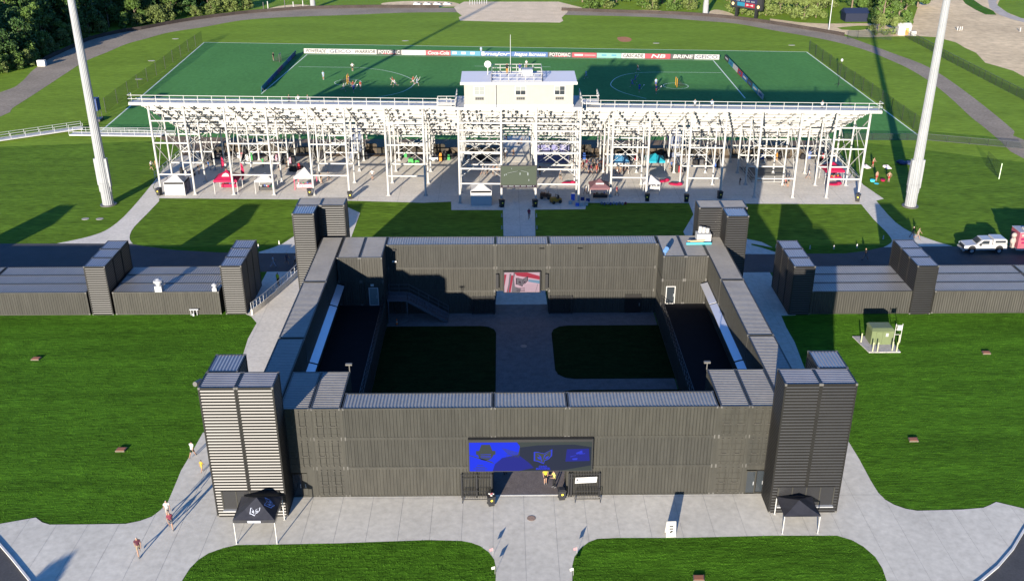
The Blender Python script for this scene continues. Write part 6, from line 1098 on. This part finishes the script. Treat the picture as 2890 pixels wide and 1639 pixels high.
pl = [(811, 200.5, 'player in pale blue standing alone on the left half', 'stand', .5, LB, LB, W1), (884, 179, 'referee in white top and black shorts on the left half', 'hips', .2, W1, K1, W1), (861, 230, 'player in white crouching before the left goal', 'run', 1.5, W1, W1, W1), (877, 213, 'goalkeeper in navy at the left goal', 'hold', -1.2, N1, N1, R1), (884, 224, 'player in red and white near the left crease', 'run', 1.2, OR, W1, OR), (887, 232, 'player in blue partly behind the top rail', 'run', .3, (.03, .08, .5), (.03, .08, .5), W1), (904, 226, 'player in dark red at the right of the left crease', 'stand', .6, OR, W1, OR), (986, 213.5, 'player in red and white, left one of the midfield pair', 'run', -1.4, OR, W1, OR), (991, 219, 'player in white, front one of the midfield pair', 'run', -1.2, W1, N1, OR), (1035, 212, 'player in red and white at the circle edge', 'run', 1.2, OR, W1, OR), (1045, 215.5, 'player in pale blue at the circle edge', 'run', 1.4, LB, LB, W1), (1206, 137, 'person in white before the blue board', 'stand', .2, LB, LB, W1), (1319.5, 171.6, 'referee in white top and black shorts at midfield', 'stand', .1, W1, K1, W1), (1469, 198, 'player in pale blue near the shadow edge', 'walk', -.9, LB, LB, W1), (1599, 182.6, 'player in orange and white at the edge of the shadow', 'run', -1, (.6, .3, .15), W1, (.6, .3, .2)), (1585, 218.5, 'player in blue in the shadow, leftmost', 'run', -1.4, (.06, .15, .6), (.06, .15, .6), LB), (1591, 208, 'player in blue behind the leftmost one in the shadow', 'run', 1.4, (.06, .15, .6), (.06, .15, .6), LB), (1602, 232, 'player in blue nearest the rail in the shadow', 'hold', .2, (.06, .15, .6), (.06, .15, .6), LB), (1643.5, 219, 'tall player in pale blue in the shadow', 'stand', .2, LB, (.06, .15, .6), W1), (1644.5, 236, 'player in blue and red below the tall one', 'hold', .4, (.06, .12, .5), OR, LB), (686, 152.5, 'person in dark clothes beside the spare goal', 'stand', 1, K1, (.1, .12, .1), K1)]
for px, py, lab, ps, rz, sh_, so_, hr in pl:
    o = person(px, py, lab, ps, rz, sh_, so_, hr, W1, s=1.12, group='people on the playing field')
STK = MB(); STK.bar((0, 0, 0), (0, 0, 1.1), .03); STK.ell((0, 0, 1.22), (.11, .03, .17), 8, 5); STKM = STK.mesh('lacrosse_stick', [M('stick_silver', (.6, .6, .62), .3)])
for px, py, lab, ps, rz, sh_, so_, hr in pl:
    if ps in ('run', 'hold') and 'goalkeeper' not in lab:
        x, y = G(px, py); o = link('lacrosse_stick', STKM, None, (x+.35*math.cos(rz), y+.35*math.sin(rz)-.25, .75)); o.rotation_euler = (.5, .4, rz); tag(o, 'silver stick held by the '+lab, 'lacrosse stick', 'lacrosse sticks')
crowd = [(1456, 423), (1462, 428), (1470, 424), (1478, 428), (1486, 421), (1490, 430), (1497, 425), (1503, 432), (1509, 424), (1514, 429), (1522, 434), (1547, 437), (1555, 434), (1563, 437), (1571, 432), (1496, 437), (1482, 436), (1476, 436), (1448, 415), (1440, 410)]
cc_ = [((.3, .05, .1), 'maroon'), (W1, 'white'), (K1, 'black'), (N1, 'navy'), (OR, 'red'), ((.3, .3, .32), 'grey'), ((.45, .3, .2), 'tan')]
for i, (px, py) in enumerate(crowd):
    c1, n1 = cc_[(i*3+1) % 7]; c2, n2 = cc_[(i*5+2) % 7]; person(px, py, 'person in %s top and %s shorts, %s of the crowd' % (n1, n2, ['left edge', 'near the left edge', 'left middle', 'beside the first column', 'in the middle group', 'front of the middle group', 'middle of the group', 'front right', 'by the thin column', 'right of the column', 'before the blue tent left leg', 'under the blue tent left side', 'under the blue tent', 'right under the blue tent', 'at the blue tent right leg', 'front centre', 'second front row', 'front row left', 'behind the fence gap', 'farthest left by the dark board'][i]), ['stand', 'walk', 'fold', 'hips', 'walk2'][i % 5], random.uniform(0, 6.3), c1, c2, [HB, HY, W1][i % 3], s=random.uniform(.88, 1.05), group='crowd beneath the right seating')
ot = [(1300, 372, 'person in dark clothes on the central ramp', K1), (1307, 370, 'person with a pink top on the central ramp', (.5, .2, .2)), (1270, 362, 'person in black at the left of the ramp', K1), (1287, 394, 'person in brown at the foot of the ramp', (.25, .15, .1)), (1266, 398, 'person all in white at the foot of the ramp', W1), (1210, 440, 'person in white left of the big screen', W1), (1222, 438, 'person in navy left of the big screen', N1), (1236, 440, 'person with a red top left of the big screen', OR), (1246, 441, 'person in tan right beside the big screen', (.5, .35, .25)), (1353, 440, 'person in black walking right of the big screen', K1), (1467, 488, 'person in a white shirt left of the maroon tent', W1), (1478, 484, 'person in a white shirt and cap at the maroon tent', W1), (1492, 478, 'person in white behind the maroon tent', W1), (1546, 492, 'person in maroon at the right leg of the maroon tent', (.25, .03, .06)), (934, 452, 'person in white walking alone on the slab left of centre', W1), (825, 455, 'person in grey beside the red trimmed canopy', GRY), (806, 462, 'person in black beside the red trimmed canopy', K1), (1854, 464, 'two tone dark clad child on the slab right', K1), (1968, 470, 'man in a red outfit by the white railing', R1), (1975, 471, 'man in a black shirt next to the man in red', K1), (2026, 450, 'person in white left of the right red tent', W1), (2045, 452, 'person in pink left of the right red tent', (.6, .35, .35)), (2088, 455, 'person in black before the right red tent', K1), (660, 420, 'person in green beneath the left seating', (.05, .35, .12)), (700, 430, 'person in white and pink beneath the left seating', (.65, .45, .5)), (720, 428, 'person in black near the dark bag', K1), (500, 437, 'person sitting low in black beside the white tent', K1), (567, 432, 'person in white before the red feather flag', W1), (1405, 452, 'person in grey by the red seat', GRY), (1690, 424, 'person in red beside the teal tent', R1), (1682, 428, 'person in blue beside the teal tent', (.1, .2, .5)), (1768, 420, 'person in white at the dark shelves', W1)]
for i, (px, py, lab, cc0) in enumerate(ot): person(px, py, lab, ['walk', 'stand', 'fold', 'walk2', 'hips'][i % 5], random.uniform(0, 6.3), cc0, [K1, TAN_, GRY][i % 3], [HB, HY, HB][i % 3], s=random.uniform(.92, 1.05) if 'child' not in lab else .7, group='people beneath the grandstand')
for i, (x, dy, cc0) in enumerate(((-34, 2.2, K1), (-32.6, 2.2, W1), (-31.2, 2.3, GRY), (26.5, 2.2, W1), (29, 2.2, LB), (45.3, 2.2, W1))):
    q = SP(x, dy, DEC-.45); person(0, 0, ['spectator in black on the top row at the left', 'spectator in white between two others on the top row at the left', 'spectator in grey on the top row at the left', 'spectator in white on the top row right of the press box', 'spectator in pale blue on the top row right of the press box', 'spectator in white on the top row near the right end'][i], 'fold', PI, cc0, K1, xy=q[:2], z=q[2]-.4, group='spectators on the top row')
print('objects', len(bpy.data.objects))
